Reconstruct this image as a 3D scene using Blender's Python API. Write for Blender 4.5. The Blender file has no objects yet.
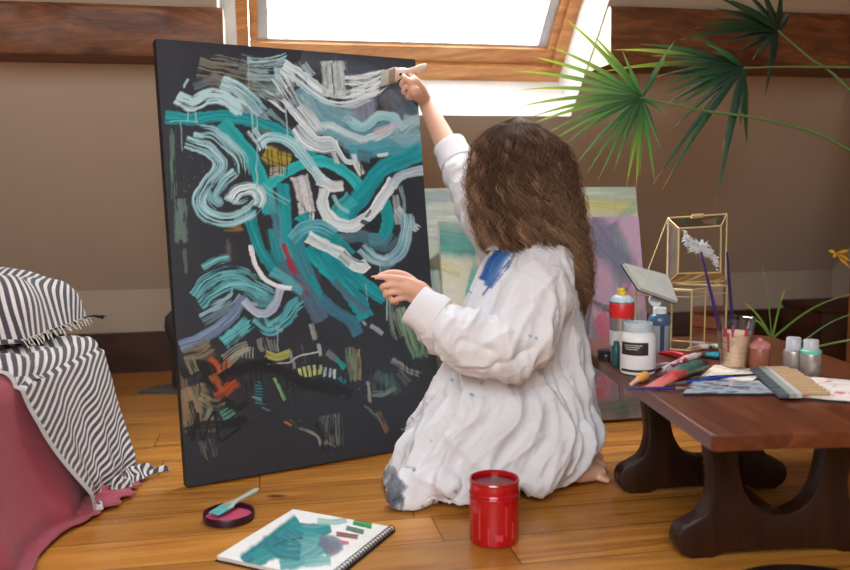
import bpy, bmesh, math, random
import numpy as np
from mathutils import Vector, Matrix, noise
random.seed(7); rng = np.random.default_rng(7)
S = bpy.context.scene; COL = S.collection
PI = math.pi
# ------------------------------------------------------------------ camera
H = .8; PITCH = math.atan(90/850); ROLL = math.radians(-.5); FPX = 850.
cam_d = bpy.data.cameras.new('camera'); cam = bpy.data.objects.new('camera', cam_d); COL.objects.link(cam)
cam_d.lens = 36; cam_d.sensor_width = 36
cam.matrix_world = Matrix.Translation((0, 0, H)) @ Matrix.Rotation(PI/2-PITCH, 4, 'X') @ Matrix.Rotation(ROLL, 4, 'Z')
CR = np.array(cam.matrix_world.to_3x3())
S.camera = cam
cam_d.dof.use_dof = True; cam_d.dof.focus_distance = 2.42; cam_d.dof.aperture_fstop = 2.4
cam_d.clip_start = .05
def ray(px, py): return CR @ np.array([(px-425)/FPX, (285-py)/FPX, -1.])
def W(px, py, Y):
    d = ray(px, py); d = d*(Y/d[1]); return Vector((d[0], d[1], d[2]+H))
def G(px, py, z=0.):
    d = ray(px, py); d = d*((z-H)/d[2]); return Vector((d[0], d[1], z))
def proj(P):
    q = CR.T @ (np.array(P, float)-np.array([0, 0, H])).T if np.ndim(P) == 1 else CR.T @ (np.array(P)-np.array([0, 0, H])).T
    return 425-FPX*q[0]/q[2], 285+FPX*q[1]/q[2]
# ------------------------------------------------------------------ tagging
def tag(o, label=None, cat=None, group=None, kind=None):
    for k, v in (('label', label), ('category', cat), ('group', group), ('kind', kind)):
        if v: o[k] = v
    return o
def thing(name, label, cat, loc=(0, 0, 0), rz=0, group=None):
    o = bpy.data.objects.new(name, None); COL.objects.link(o); o.empty_display_size = .05
    o.location = loc; o.rotation_euler = (0, 0, rz); return tag(o, label, cat, group)
def copy_tree(o, parent=None, depth=0):
    c = o.copy(); COL.objects.link(c); c.parent = parent
    for ch in list(o.children): copy_tree(ch, c)
    return c
# ------------------------------------------------------------------ mesh builder
class M:
    def __init__(s): s.v = []; s.f = []; s.m = []; s.c = []
    def add(s, V, F, mat=0, col=None, mw=None):
        b = len(s.v)
        for p in V:
            p = Vector(p)
            if mw is not None: p = mw @ p
            s.v.append(tuple(p))
        s.f += [tuple(i+b for i in f) for f in F]; s.m += [mat]*len(F)
        if col is None: col = (1, 1, 1)
        if len(col) and not hasattr(col[0], '__len__'): col = [col]*len(V)
        s.c += [tuple(c) for c in col]
        return s
    def box(s, c, d, bev=0, mat=0, mw=None, seg=2, col=None):
        bm = bmesh.new(); bmesh.ops.create_cube(bm, size=1)
        for v in bm.verts: v.co = Vector((v.co.x*d[0]+c[0], v.co.y*d[1]+c[1], v.co.z*d[2]+c[2]))
        if bev: bmesh.ops.bevel(bm, geom=bm.edges[:], offset=bev, segments=seg, affect='EDGES', profile=.5)
        bm.verts.index_update()
        s.add([v.co[:] for v in bm.verts], [[v.index for v in f.verts] for f in bm.faces], mat, col, mw); bm.free(); return s
    def lathe(s, prof, c=(0, 0, 0), n=40, mat=0, mw=None, col=None, sx=1, sy=1):
        V = []; F = []
        for r, z in prof:
            for k in range(n):
                a = 2*PI*k/n; V.append((c[0]+sx*r*math.cos(a), c[1]+sy*r*math.sin(a), c[2]+z))
        for i in range(len(prof)-1):
            for k in range(n):
                k2 = (k+1) % n; F.append((i*n+k, i*n+k2, (i+1)*n+k2, (i+1)*n+k))
        if prof[0][0] > 1e-5: F.append(tuple(range(n))[::-1])
        if prof[-1][0] > 1e-5: F.append(tuple((len(prof)-1)*n+k for k in range(n)))
        return s.add(V, F, mat, col, mw)
    def tube(s, path, r, n=10, mat=0, mw=None, col=None, caps=True, flat=1., up=None):
        P = [Vector(p) for p in path]; N = len(P)
        R = r if hasattr(r, '__len__') else [r]*N
        T = [(P[min(i+1, N-1)]-P[max(i-1, 0)]).normalized() for i in range(N)]
        a = Vector(up) if up is not None else (Vector((0, 0, 1)) if abs(T[0].z) < .9 else Vector((1, 0, 0)))
        V = []; F = []
        for i in range(N):
            a = (a-T[i]*a.dot(T[i])).normalized(); b = T[i].cross(a)
            for k in range(n):
                t = 2*PI*k/n; V.append(P[i]+(a*math.cos(t)*flat+b*math.sin(t))*R[i])
        for i in range(N-1):
            for k in range(n):
                k2 = (k+1) % n; F.append((i*n+k, i*n+k2, (i+1)*n+k2, (i+1)*n+k))
        if caps: F.append(tuple(range(n))[::-1]); F.append(tuple((N-1)*n+k for k in range(n)))
        if col is not None and hasattr(col[0], '__len__'): col = [c for c in col for _ in range(n)]
        return s.add(V, F, mat, col, mw)
    def prism(s, out, z0, z1, mat=0, mw=None, col=None):
        n = len(out); V = [(x, y, z0) for x, y in out]+[(x, y, z1) for x, y in out]
        F = [tuple(range(n))[::-1], tuple(range(n, 2*n))]+[(k, (k+1) % n, n+(k+1) % n, n+k) for k in range(n)]
        return s.add(V, F, mat, col, mw)
    def grid(s, fn, nu, nv, mat=0, mw=None, colfn=None, close_u=False):
        V = []; C = [] if colfn else None
        for j in range(nv+1):
            for i in range(nu+1): V.append(fn(i/nu, j/nv)); colfn and C.append(colfn(i/nu, j/nv))
        F = [(j*(nu+1)+i, j*(nu+1)+i+1, (j+1)*(nu+1)+i+1, (j+1)*(nu+1)+i) for j in range(nv) for i in range(nu)]
        return s.add(V, F, mat, C, mw)
    def build(s, name, mats, parent=None, smooth=True, world=False, angle=40, label=None):
        me = bpy.data.meshes.new(name)
        V = s.v
        if world and parent is not None:
            inv = Matrix.LocRotScale(parent.location, parent.rotation_euler, None).inverted()
            V = [tuple(inv @ Vector(p)) for p in V]
        me.from_pydata(V, [], s.f); me.update()
        if not hasattr(mats, '__len__'): mats = [mats]
        for m in mats: me.materials.append(m)
        me.polygons.foreach_set('material_index', s.m)
        ca = me.color_attributes.new('Col', 'FLOAT_COLOR', 'POINT')
        ca.data.foreach_set('color', np.array([(*c[:3], 1.) for c in s.c], dtype=np.float32).ravel())
        if smooth:
            me.polygons.foreach_set('use_smooth', [True]*len(me.polygons))
            me.set_sharp_from_angle(angle=math.radians(angle))
        o = bpy.data.objects.new(name, me); COL.objects.link(o)
        if parent is not None: o.parent = parent
        if label: o['label'] = label
        return o
def bake(o, mods):
    for typ, kw in mods:
        m = o.modifiers.new(typ, typ)
        for k, v in kw.items(): setattr(m, k, v)
    dg = bpy.context.evaluated_depsgraph_get(); dg.update()
    me = bpy.data.meshes.new_from_object(o.evaluated_get(dg)); mats = list(o.data.materials)
    o.modifiers.clear(); old = o.data; o.data = me; bpy.data.meshes.remove(old)
    return o
def setcol(me, arr):
    if 'Col' in me.color_attributes: me.color_attributes.remove(me.color_attributes['Col'])
    ca = me.color_attributes.new('Col', 'FLOAT_COLOR', 'POINT')
    a = np.ones((len(me.vertices), 4), np.float32); a[:, :3] = arr; ca.data.foreach_set('color', a.ravel())
def lin(c):
    c = np.array(c, float)/255.; return tuple(np.where(c <= .04045, c/12.92, ((c+.055)/1.055)**2.4))
# ------------------------------------------------------------------ materials
class NT:
    def __init__(s, name):
        s.m = bpy.data.materials.new(name); s.m.use_nodes = True; s.t = s.m.node_tree; s.n = s.t.nodes
        s.b = s.n['Principled BSDF']
    def new(s, typ, **kw):
        n = s.n.new(typ)
        for k, v in kw.items():
            if k.startswith('i_'): n.inputs[k[2:].replace('_', ' ')].default_value = v
            else: setattr(n, k, v)
        return n
    def l(s, a, b): s.t.links.new(a, b); return s
    def noise(s, scale, vec=None, detail=3, rough=.5, out='Fac', dist=0):
        n = s.new('ShaderNodeTexNoise'); n.inputs['Scale'].default_value = scale; n.inputs['Detail'].default_value = detail
        n.inputs['Roughness'].default_value = rough; n.inputs['Distortion'].default_value = dist
        if vec is not None: s.l(vec, n.inputs['Vector'])
        return n.outputs[out]
    def math(s, op, a, b=None, c=None):
        n = s.new('ShaderNodeMath', operation=op)
        for i, x in enumerate((a, b, c)):
            if x is None: continue
            if isinstance(x, (int, float)): n.inputs[i].default_value = x
            else: s.l(x, n.inputs[i])
        return n.outputs[0]
    def ramp(s, fac, stops):
        n = s.new('ShaderNodeValToRGB'); e = n.color_ramp.elements
        while len(e) < len(stops): e.new(.5)
        for i, (p, c) in enumerate(stops): e[i].position = p; e[i].color = (*c[:3], 1)
        s.l(fac, n.inputs[0]); return n.outputs[0]
    def mix(s, fac, a, b, mode='MIX'):
        n = s.new('ShaderNodeMix', data_type='RGBA', blend_type=mode)
        for sock, x in ((n.inputs[0], fac), (n.inputs[6], a), (n.inputs[7], b)):
            if isinstance(x, (int, float)): sock.default_value = x
            elif isinstance(x, tuple): sock.default_value = (*x[:3], 1)
            else: s.l(x, sock)
        return n.outputs[2]
    def coords(s, rot=0, scale=(1, 1, 1), kind='Object'):
        c = s.new('ShaderNodeTexCoord'); m = s.new('ShaderNodeMapping'); m.inputs['Rotation'].default_value = (0, 0, rot) if not hasattr(rot, '__len__') else rot
        m.inputs['Scale'].default_value = scale; s.l(c.outputs[kind], m.inputs[0]); return m.outputs[0]
    def bump(s, h, strength=.3, dist=.01):
        n = s.new('ShaderNodeBump'); n.inputs['Strength'].default_value = strength; n.inputs['Distance'].default_value = dist
        s.l(h, n.inputs['Height']); s.l(n.outputs[0], s.b.inputs['Normal'])
    def base(s, c):
        if isinstance(c, tuple): s.b.inputs['Base Color'].default_value = (*c[:3], 1)
        else: s.l(c, s.b.inputs['Base Color'])
    def set(s, **kw):
        for k, v in kw.items(): s.b.inputs[k].default_value = v
        return s
def mat(name, rgb, rough=.5, metal=0, var=.12, scale=30, bump=0, **kw):
    t = NT(name); c = lin(rgb); vec = t.coords()
    n = t.noise(scale, vec, 4)
    t.base(t.mix(n, tuple(x*(1-var) for x in c), tuple(min(1, x*(1+var)) for x in c)))
    t.set(Roughness=rough, Metallic=metal)
    for k, v in kw.items(): t.b.inputs[k.replace('_', ' ')].default_value = v
    if bump: t.bump(n, bump, .002)
    return t.m
def colmat(name, rough=.5, var=.08, scale=60, bump=0, bscale=200, **kw):
    t = NT(name); a = t.new('ShaderNodeAttribute', attribute_name='Col'); n = t.noise(scale, t.coords(), 3)
    v = t.math('MULTIPLY_ADD', n, var*2, 1-var)
    t.base(t.mix(1., a.outputs['Color'], v, 'MULTIPLY')); t.set(Roughness=rough)
    for k, x in kw.items(): t.b.inputs[k.replace('_', ' ')].default_value = x
    if bump: t.bump(t.noise(bscale, t.coords(), 3), bump, .003)
    return t.m
def thinglass(name, tint=(1, 1, 1), gl=.08, rough=.02):
    t = NT(name); t.n.remove(t.b); out = t.n['Material Output']
    tr = t.new('ShaderNodeBsdfTransparent'); tr.inputs[0].default_value = (*tint, 1)
    g = t.new('ShaderNodeBsdfGlossy'); g.inputs['Roughness'].default_value = rough
    fr = t.new('ShaderNodeLayerWeight'); fr.inputs[0].default_value = .25
    f = t.math('MULTIPLY_ADD', fr.outputs['Fresnel'], .6, gl*.5)
    m = t.new('ShaderNodeMixShader'); t.l(f, m.inputs[0]); t.l(tr.outputs[0], m.inputs[1]); t.l(g.outputs[0], m.inputs[2]); t.l(m.outputs[0], out.inputs[0])
    return t.m
def wood(name, c1, c2, c3, axis='X', rough=.4, scale=1., bump=.15):
    t = NT(name); sc = [7., 7., 7.]; sc['XYZ'.index(axis)] = .7
    v = t.coords(0, tuple(x*scale for x in sc)); n = t.noise(2.2, v, 6, .62, dist=1.2)
    sc2 = [90., 90., 90.]; sc2['XYZ'.index(axis)] = 3.
    n2 = t.noise(1.4, t.coords(0, tuple(sc2)), 4, .6)
    c = t.ramp(n, [(.28, lin(c1)), (.5, lin(c2)), (.72, lin(c3))])
    c = t.mix(.35, c, t.ramp(n2, [(.3, (.35, .35, .35)), (.65, (1, 1, 1))]), 'MULTIPLY')
    t.base(c); t.set(Roughness=rough); t.bump(n2, bump, .002); return t.m
ROT = math.atan2(.187, .982)
def floor_mat():
    t = NT('pine_floorboards'); v = t.coords(-ROT); s = t.new('ShaderNodeSeparateXYZ'); t.l(v, s.inputs[0])
    wdt = .155; row = t.math('DIVIDE', s.outputs[1], wdt); ri = t.math('FLOOR', row); rf = t.math('FRACT', row)
    wn = t.new('ShaderNodeTexWhiteNoise', noise_dimensions='1D'); t.l(ri, wn.inputs['W'])
    xs = t.math('ADD', t.math('DIVIDE', s.outputs[0], 2.1), t.math('MULTIPLY', wn.outputs[0], 7.3)); xi = t.math('FLOOR', xs); xf = t.math('FRACT', xs)
    wn2 = t.new('ShaderNodeTexWhiteNoise', noise_dimensions='2D'); cb = t.new('ShaderNodeCombineXYZ'); t.l(ri, cb.inputs[0]); t.l(xi, cb.inputs[1]); t.l(cb.outputs[0], wn2.inputs['Vector'])
    cb2 = t.new('ShaderNodeCombineXYZ'); t.l(t.math('MULTIPLY', s.outputs[0], .9), cb2.inputs[0]); t.l(t.math('MULTIPLY', s.outputs[1], 11.), cb2.inputs[1]); t.l(t.math('MULTIPLY', wn2.outputs['Value'], 40.), cb2.inputs[2])
    g = t.noise(1.8, cb2.outputs[0], 6, .6, dist=1.6)
    c = t.ramp(g, [(.25, lin((128, 74, 22))), (.45, lin((188, 124, 48))), (.6, lin((210, 146, 64))), (.8, lin((222, 164, 84)))])
    tint = t.math('MULTIPLY_ADD', wn2.outputs['Value'], .38, .72); c = t.mix(1., c, tint, 'MULTIPLY')
    big = t.noise(1.3, v, 3); c = t.mix(t.math('MULTIPLY', big, .4), c, lin((168, 102, 40)))
    kn = t.new('ShaderNodeTexVoronoi'); kn.inputs['Scale'].default_value = 1.; t.l(t.coords(-ROT, (2.4, 5., 1)), kn.inputs['Vector'])
    c = t.mix(t.ramp(kn.outputs['Distance'], [(.03, (1, 1, 1)), (.09, (0, 0, 0))]), c, lin((84, 40, 14)))
    sp = t.noise(38, v, 2); c = t.mix(t.ramp(sp, [(.74, (0, 0, 0)), (.78, (.55, .55, .55))]), c, lin((205, 180, 165)))
    e1 = t.math('MINIMUM', rf, t.math('SUBTRACT', 1., rf)); seam = t.math('LESS_THAN', e1, .012)
    e2 = t.math('MINIMUM', xf, t.math('SUBTRACT', 1., xf)); seam2 = t.math('LESS_THAN', e2, .0009)
    sm = t.math('MAXIMUM', seam, seam2); c = t.mix(t.math('MULTIPLY', sm, .75), c, lin((50, 24, 10)))
    t.base(c); t.l(t.math('MULTIPLY_ADD', g, .22, .24), t.b.inputs['Roughness'])
    t.bump(t.math('SUBTRACT', t.math('MULTIPLY', g, .25), sm), .3, .003); return t.m
def wall_mat(name, rgb, bump=.12):
    t = NT(name); v = t.coords(); n = t.noise(3, v, 4); c = lin(rgb)
    t.base(t.mix(n, tuple(x*.93 for x in c), tuple(x*1.06 for x in c))); t.set(Roughness=.85); t.bump(t.noise(120, v, 3), bump, .002); return t.m
m_floor = floor_mat()
m_slope = wall_mat('taupe_plaster', (196, 178, 158))
m_knee = wall_mat('beige_plaster', (178, 160, 142))
m_white = wall_mat('white_plaster', (238, 236, 232))
m_room = wall_mat('light_plaster', (205, 195, 182))
m_skirt = wood('skirting_brown_wood', (44, 20, 9), (66, 32, 15), (80, 42, 20), 'X', .5)
m_beam = wood('old_beam_wood', (68, 36, 17), (112, 64, 31), (148, 92, 50), 'X', .55, 1.3, .5)
m_post = wood('post_wood', (90, 52, 24), (140, 88, 46), (160, 104, 58), 'Z', .5, 1, .3)
m_end = mat('cut_end_grain', (222, 200, 172), .7)
m_pine = wood('varnished_pine', (166, 98, 50), (212, 146, 86), (228, 172, 112), 'X', .35, 1, .05)
m_sash = mat('grey_aluminium', (196, 198, 202), .4, .3)
m_glass = thinglass('window_glass')
m_clear = thinglass('clear_glass', (.97, .98, .98), .1)
# ------------------------------------------------------------------ room (u along the eaves wall, n depth, z height)
NW = 4.056; ZK = .381
def WF(u, n, z): return Vector((.98236*u-.187*n, .187*u+.98236*n, z))
def quad(m, a, b, c, d, mt=0): m.add([a, b, c, d], [(0, 1, 2, 3)], mt)
def struct(m, name, mats, parent=None, smooth=False):
    o = m.build(name, mats, parent, smooth)
    if parent is None: o['kind'] = 'structure'
    return o
U0, U1 = -2.6, 3.0; ZC = 2.5; QC = ZC-ZK; NB = -2.2
m = M(); quad(m, WF(U0, NB, 0), WF(U1, NB, 0), WF(U1, NW, 0), WF(U0, NW, 0)); struct(m, 'floor', m_floor)
m = M(); quad(m, WF(U0, NW, 0), WF(U1, NW, 0), WF(U1, NW, ZK), WF(U0, NW, ZK)); struct(m, 'wall_back', m_knee)
m = M(); quad(m, WF(U0, NB, 0), WF(U1, NB, 0), WF(U1, NB, ZK), WF(U0, NB, ZK)); struct(m, 'wall_front', m_room)
for nm, u in (('wall_left', U0), ('wall_right', U1)):
    m = M(); m.add([WF(u, NB, 0), WF(u, NW, 0), WF(u, NW, ZK), WF(u, NW-QC, ZC), WF(u, NB+QC, ZC), WF(u, NB, ZK)], [(0, 1, 2, 3, 4, 5)]); struct(m, nm, m_room)
m = M(); quad(m, WF(U0, NW-QC, ZC), WF(U1, NW-QC, ZC), WF(U1, NB+QC, ZC), WF(U0, NB+QC, ZC)); struct(m, 'ceiling', m_room)
RU0, RU1, RQ0, RQ1, RT = -.128, 1.24, .731, 1.78, .221       # skylight well
def SL(u, q, t=0): k = t*.7071; return WF(u, NW-q+k, ZK+q+k)
def slope(name, mt, SLf, u0, u1, q0, q1):
    m = M()
    for a, b, c, d in ((U0, u0, 0, QC), (u1, U1, 0, QC), (u0, u1, 0, q0), (u0, u1, q1, QC)):
        quad(m, SLf(a, c), SLf(b, c), SLf(b, d), SLf(a, d))
    return struct(m, name, mt)
slope('ceiling_slope', m_slope, SL, RU0, RU1, RQ0, RQ1)
def SB(u, q, t=0): k = t*.7071; return WF(u, NB+q-k, ZK+q+k)
BU0, BU1, BQ0, BQ1 = -1.7, .5, .75, 1.9
slope('ceiling_slope_front', m_room, SB, BU0, BU1, BQ0, BQ1)
def skylight(name, f, u0, u1, q0, q1, T, fu0, fu1, lab):
    m = M()                                       # plaster reveal
    quad(m, f(u0, q0), f(u1, q0), f(u1, q0, T), f(u0, q0, T)); quad(m, f(u0, q1), f(u1, q1), f(u1, q1, T), f(u0, q1, T))
    quad(m, f(u0, q0), f(u0, q1), f(u0, q1, T), f(u0, q0, T)); quad(m, f(u1, q0), f(u1, q1), f(u1, q1, T), f(u1, q0, T))
    if fu0 > u0: quad(m, f(u0, q0, T), f(fu0, q0, T), f(fu0, q1, T), f(u0, q1, T))
    if fu1 < u1: quad(m, f(fu1, q0, T), f(u1, q0, T), f(u1, q1, T), f(fu1, q1, T))
    o = struct(m, name, m_white)
    def bar(m, ua, ub, qa, qb, t0, t1):
        V = [f(a, b, c) for c in (t0, t1) for b in (qa, qb) for a in (ua, ub)]
        m.add(V, [(0, 1, 3, 2), (4, 6, 7, 5), (0, 4, 5, 1), (2, 3, 7, 6), (0, 2, 6, 4), (1, 5, 7, 3)])
    def ring(nm, ua, ub, qa, qb, w, wb, t0, t1, mt):
        m = M(); bar(m, ua, ub, qa, qa+wb, t0, t1); bar(m, ua, ub, qb-wb, qb, t0, t1); bar(m, ua, ua+w, qa+wb, qb-wb, t0, t1); bar(m, ub-w, ub, qa+wb, qb-wb, t0, t1)
        return m.build(nm, mt, o, False)
    ring('outer_frame', fu0, fu1, q0, q1, .045, .05, T-.0, T+.07, m_pine)
    s = ring('sash', fu0+.047, fu1-.047, q0+.053, q1-.053, .03, .05, T+.02, T+.06, m_pine)
    ring('sash_edge', fu0+.077, fu1-.077, q0+.104, q1-.104, .04, .006, T+.035, T+.055, m_sash)
    m = M(); bar(m, fu0+.1, fu1-.1, q0+.105, q1-.105, T+.043, T+.048); m.build('pane', m_glass, o, False)
skylight('window_1', SL, RU0, RU1, RQ0, RQ1, RT, -.075, RU1, '')
skylight('added_window', SB, BU0, BU1, BQ0, BQ1, .2, BU0, BU1, '')  # unseen skylight behind the camera, added to give front light
# skirting
def wfbox(m, u0, u1, n0, n1, z0, z1, mt=0, bev=0):
    mw = Matrix.Rotation(ROT, 4, 'Z'); m.box(((u0+u1)/2, (n0+n1)/2, (z0+z1)/2), (u1-u0, n1-n0, z1-z0), bev, mt, mw)
m = M(); wfbox(m, U0+.01, U1-.01, NW-.025, NW-.001, .0, .184); struct(m, 'baseboard_back', m_skirt)
ZB = 1.262
def beam(name, u0, u1, q, h, seed, endmat):
    m = M(); N = 60; rs = np.random.default_rng(seed)
    z0 = ZB; n0 = NW-(z0-ZK)-h-.03; n1 = NW-(z0-ZK)+.02; sec = []
    for i in range(N+1):
        u = u0+(u1-u0)*i/N; w = [.006*noise.noise((u*3+k*9.1, seed, k)) for k in range(4)]
        sec.append([(u, n0+w[0]+.006, z0+.002), (u, n0+w[0], z0+.012+w[1]), (u, n0+w[1], z0+h-.012), (u, n0+.01, z0+h+w[3]*.5), (u, n1, z0+h+.0), (u, n1, z0+.001)])
    V = [WF(*p) for r in sec for p in r]; K = 6
    F = [(i*K+k, i*K+(k+1) % K, (i+1)*K+(k+1) % K, (i+1)*K+k) for i in range(N) for k in range(K)]
    m.add(V, F); m.add([WF(*p) for p in sec[0]], [tuple(range(K))[::-1]], 1 if endmat == 0 else 0); m.add([WF(*p) for p in sec[-1]], [tuple(range(K))], 1 if endmat == 1 else 0)
    o = m.build(name, [m_beam, m_end]); o['kind'] = 'structure'
beam('trim_1', U0+.01, -.11, .905, .165, 3, 1)
beam('trim_2', 1.245, U1-.01, .905, .205, 8, 0)
m = M(); p = W(846, 300, 3.42); uu = .98236*p.x+.187*p.y; wfbox(m, uu-.035, uu+.075, NW-1.12, NW-1.075, 0, ZB-.001, 0, .004)
wfbox(m, uu-.035, uu+.075, NW-1.175, NW-1.121, 0, 2.4, 0, .004)
struct(m, 'trim_3', m_post)
# ------------------------------------------------------------------ light
w = bpy.data.worlds.new('sky'); S.world = w; w.use_nodes = True; bg = w.node_tree.nodes['Background']
bg.inputs[0].default_value = (.93, .97, 1, 1); bg.inputs[1].default_value = 14.8
def portal(f, u0, u1, q0, q1, T):
    c = f((u0+u1)/2, (q0+q1)/2, T+.1); d = bpy.data.lights.new('daylight_portal', 'AREA'); d.shape = 'RECTANGLE'
    d.size = u1-u0; d.size_y = (q1-q0)*1.4142; d.cycles.is_portal = True
    o = bpy.data.objects.new('daylight_portal', d); COL.objects.link(o)
    x = (f(u1, q0)-f(u0, q0)).normalized(); inw = (f(u0, q0, 0)-f(u0, q0, 1)).normalized(); z = -inw; y = z.cross(x)
    o.matrix_world = Matrix.Translation(c) @ Matrix((x, y, z)).transposed().to_4x4()
portal(SL, RU0, RU1, RQ0, RQ1, RT); portal(SB, BU0, BU1, BQ0, BQ1, .2)
S.view_settings.view_transform = 'Standard'; S.view_settings.look = 'None'; S.view_settings.gamma = 1; S.view_settings.exposure = 0
S.cycles.max_bounces = 8; S.cycles.transparent_max_bounces = 16
# ------------------------------------------------------------------ paint engine: brush strokes as a colour field
def crom(P, n=10):
    P = [np.array(p, float) for p in P]
    if len(P) < 3: return np.array([P[0]+(P[-1]-P[0])*t for t in np.linspace(0, 1, n)])
    Q = [2*P[0]-P[1]]+P+[2*P[-1]-P[-2]]; out = []
    for i in range(1, len(Q)-2):
        for t in np.linspace(0, 1, n, endpoint=False):
            a, b, c, d = Q[i-1], Q[i], Q[i+1], Q[i+2]
            out.append(.5*((2*b)+(-a+c)*t+(2*a-5*b+4*c-d)*t*t+(-a+3*b-3*c+d)*t**3))
    out.append(P[-1]); return np.array(out)
def vnoise(x, y, seed):
    xi = np.floor(x).astype(np.int64); yi = np.floor(y).astype(np.int64); fx = x-xi; fy = y-yi
    fx = fx*fx*(3-2*fx); fy = fy*fy*(3-2*fy)
    def h(a, b):
        k = (a*374761393+b*668265263+seed*1442695) & 0x7fffffff; k = ((k ^ (k >> 13))*1274126177) & 0x7fffffff
        return ((k ^ (k >> 16)) & 0xffff)/65535.
    return (h(xi, yi)*(1-fx)+h(xi+1, yi)*fx)*(1-fy)+(h(xi, yi+1)*(1-fx)+h(xi+1, yi+1)*fx)*fy
class Paint:
    def __init__(s, X, Y, base): s.X = X; s.Y = Y; s.C = np.tile(np.array(lin(base)), (len(X), 1)); s.k = 0
    def stroke(s, pts, w, rgb, a=1., br=.3, soft=.12, rgb2=None, fade=.1, freq=1., curl=True, along=.05):
        s.k += 1; w = w*1.1; br = br*.86; P = crom(pts, 10) if len(pts) > 2 else crom(pts, 6)
        lo = P.min(0)-w; hi = P.max(0)+w
        idx = np.where((s.X > lo[0]) & (s.X < hi[0]) & (s.Y > lo[1]) & (s.Y < hi[1]))[0]
        if not len(idx): return
        x = s.X[idx]; y = s.Y[idx]; best = np.full(len(idx), 1e9); lat = np.zeros(len(idx)); arc = np.zeros(len(idx)); L = 0.
        ext = np.zeros(len(idx))
        for i in range(len(P)-1):
            d = P[i+1]-P[i]; l = math.hypot(*d)+1e-9; d = d/l; rx = x-P[i][0]; ry = y-P[i][1]
            t = rx*d[0]+ry*d[1]; tc = np.clip(t, 0, l); dist = np.hypot(rx-tc*d[0], ry-tc*d[1])
            b = dist < best; best[b] = dist[b]; lat[b] = (rx*-d[1]+ry*d[0])[b]; arc[b] = (L+tc)[b]
            e = np.where((i == 0) & (t < 0), -t, 0)+np.where((i == len(P)-2) & (t > l), t-l, 0); ext[b] = e[b]; L += l
        hw = w/2; v = lat/hw; edge = vnoise(arc*.25, v*0+s.k, s.k)*.16
        al = np.clip((1-edge-np.abs(v))/soft, 0, 1)*np.clip((1.2-ext)/1.2+.6*(vnoise(v*4, v*0, s.k+9)-.5), 0, 1)*(best < hw*1.3)
        f = w*.55*freq; b1 = vnoise(v*f*.5, arc*along*.6, s.k+17); b2 = vnoise(v*f*1.2, arc*along, s.k+31); b3 = vnoise(v*2.2, arc*.12, s.k+51)
        bn = .4*b1+.35*b2+.25*b3
        endf = np.clip((arc/L-(1-fade))/max(fade, 1e-3), 0, 1)*.3
        cut = .15+br*.45+endf*br*2
        al = al*np.clip((bn-cut)/.1+.5*(1-br)*3*(br < .35), 0, 1)*a
        c = np.array(lin(rgb)); c2 = np.array(lin(rgb2)) if rgb2 else c*.72
        m = np.clip((.6*b2+.4*b1-.3)*2.2, 0, 1)[:, None]; cc = c*m+c2*(1-m)
        s.C[idx] = s.C[idx]*(1-al[:, None])+cc*al[:, None]
    def spots(s, cx, cy, rx, ry, rgb, a=1., seed=0, thr=.5, sc=.4):
        d = ((s.X-cx)/rx)**2+((s.Y-cy)/ry)**2; n = vnoise(s.X*sc, s.Y*sc, seed+3)*.6+vnoise(s.X*sc*2.3, s.Y*sc*2.3, seed+8)*.4
        al = np.clip((1-d)*2, 0, 1)*np.clip((n-thr)/.12, 0, 1)*a
        s.C = s.C*(1-al[:, None])+np.array(lin(rgb))*al[:, None]
def canvas(name, label, cat, c0, wd, up, w, L, thick, nu, nv, painter, mats, top=True):
    """stretched canvas: c0 bottom-left, wd/up unit vectors; painter(U,V)->rgb"""
    nrm = wd.cross(up).normalized()                 # towards the viewer
    us = np.linspace(0, 1, nu+1); vs = np.linspace(0, 1, nv+1); UU, VV = np.meshgrid(us, vs)
    U = UU.ravel(); Vv = VV.ravel(); P = np.outer(U*w, wd)+np.outer(Vv*L, up)+np.array(c0)
    C = painter(U, Vv, P)
    m = M(); F = [(j*(nu+1)+i, j*(nu+1)+i+1, (j+1)*(nu+1)+i+1, (j+1)*(nu+1)+i) for j in range(nv) for i in range(nu)]
    root = thing(name, label, cat, tuple(c0))
    m.v = [tuple(p) for p in P]; m.f = F; m.m = [0]*len(F); m.c = [tuple(c) for c in C]
    m.build('painted_face', mats[0], root, True, True)
    m = M(); a = Vector(c0)-nrm*.0005; b = a-nrm*thick
    q = [a, a+wd*w, a+wd*w+up*L, a+up*L, b, b+wd*w, b+wd*w+up*L, b+up*L]
    m.add(q, [(0, 4, 5, 1), (1, 5, 6, 2), (2, 6, 7, 3), (3, 7, 4, 0)]); m.build('canvas_edge', mats[1], root, False, True)
    m = M(); e = .035; mw = Matrix((wd, up, nrm)).transposed().to_4x4(); mw.translation = a
    for c, d in (((w/2, e/2, 0), (w-.004, e, 0)), ((w/2, L-e/2, 0), (w-.004, e, 0)), ((e/2, L/2, 0), (e-.004, L-2*e, 0)), ((w-e/2, L/2, 0), (e-.004, L-2*e, 0)), ((w/2, L/2, 0), (w-2*e, e, 0))):
        m.box((c[0], c[1], -thick/2-.001), (d[0], d[1], thick*.8), 0, 0, mw)
    m.build('stretcher_bars', mats[2], root, False, True)
    return root
m_paint = colmat('acrylic_paint', .38, .1, 90, .25, 260); m_blackedge = mat('black_canvas_edge', (18, 18, 20), .6)
m_rawwood = wood('raw_pine', (170, 130, 86), (196, 158, 112), (210, 176, 132), 'X', .7)
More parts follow.
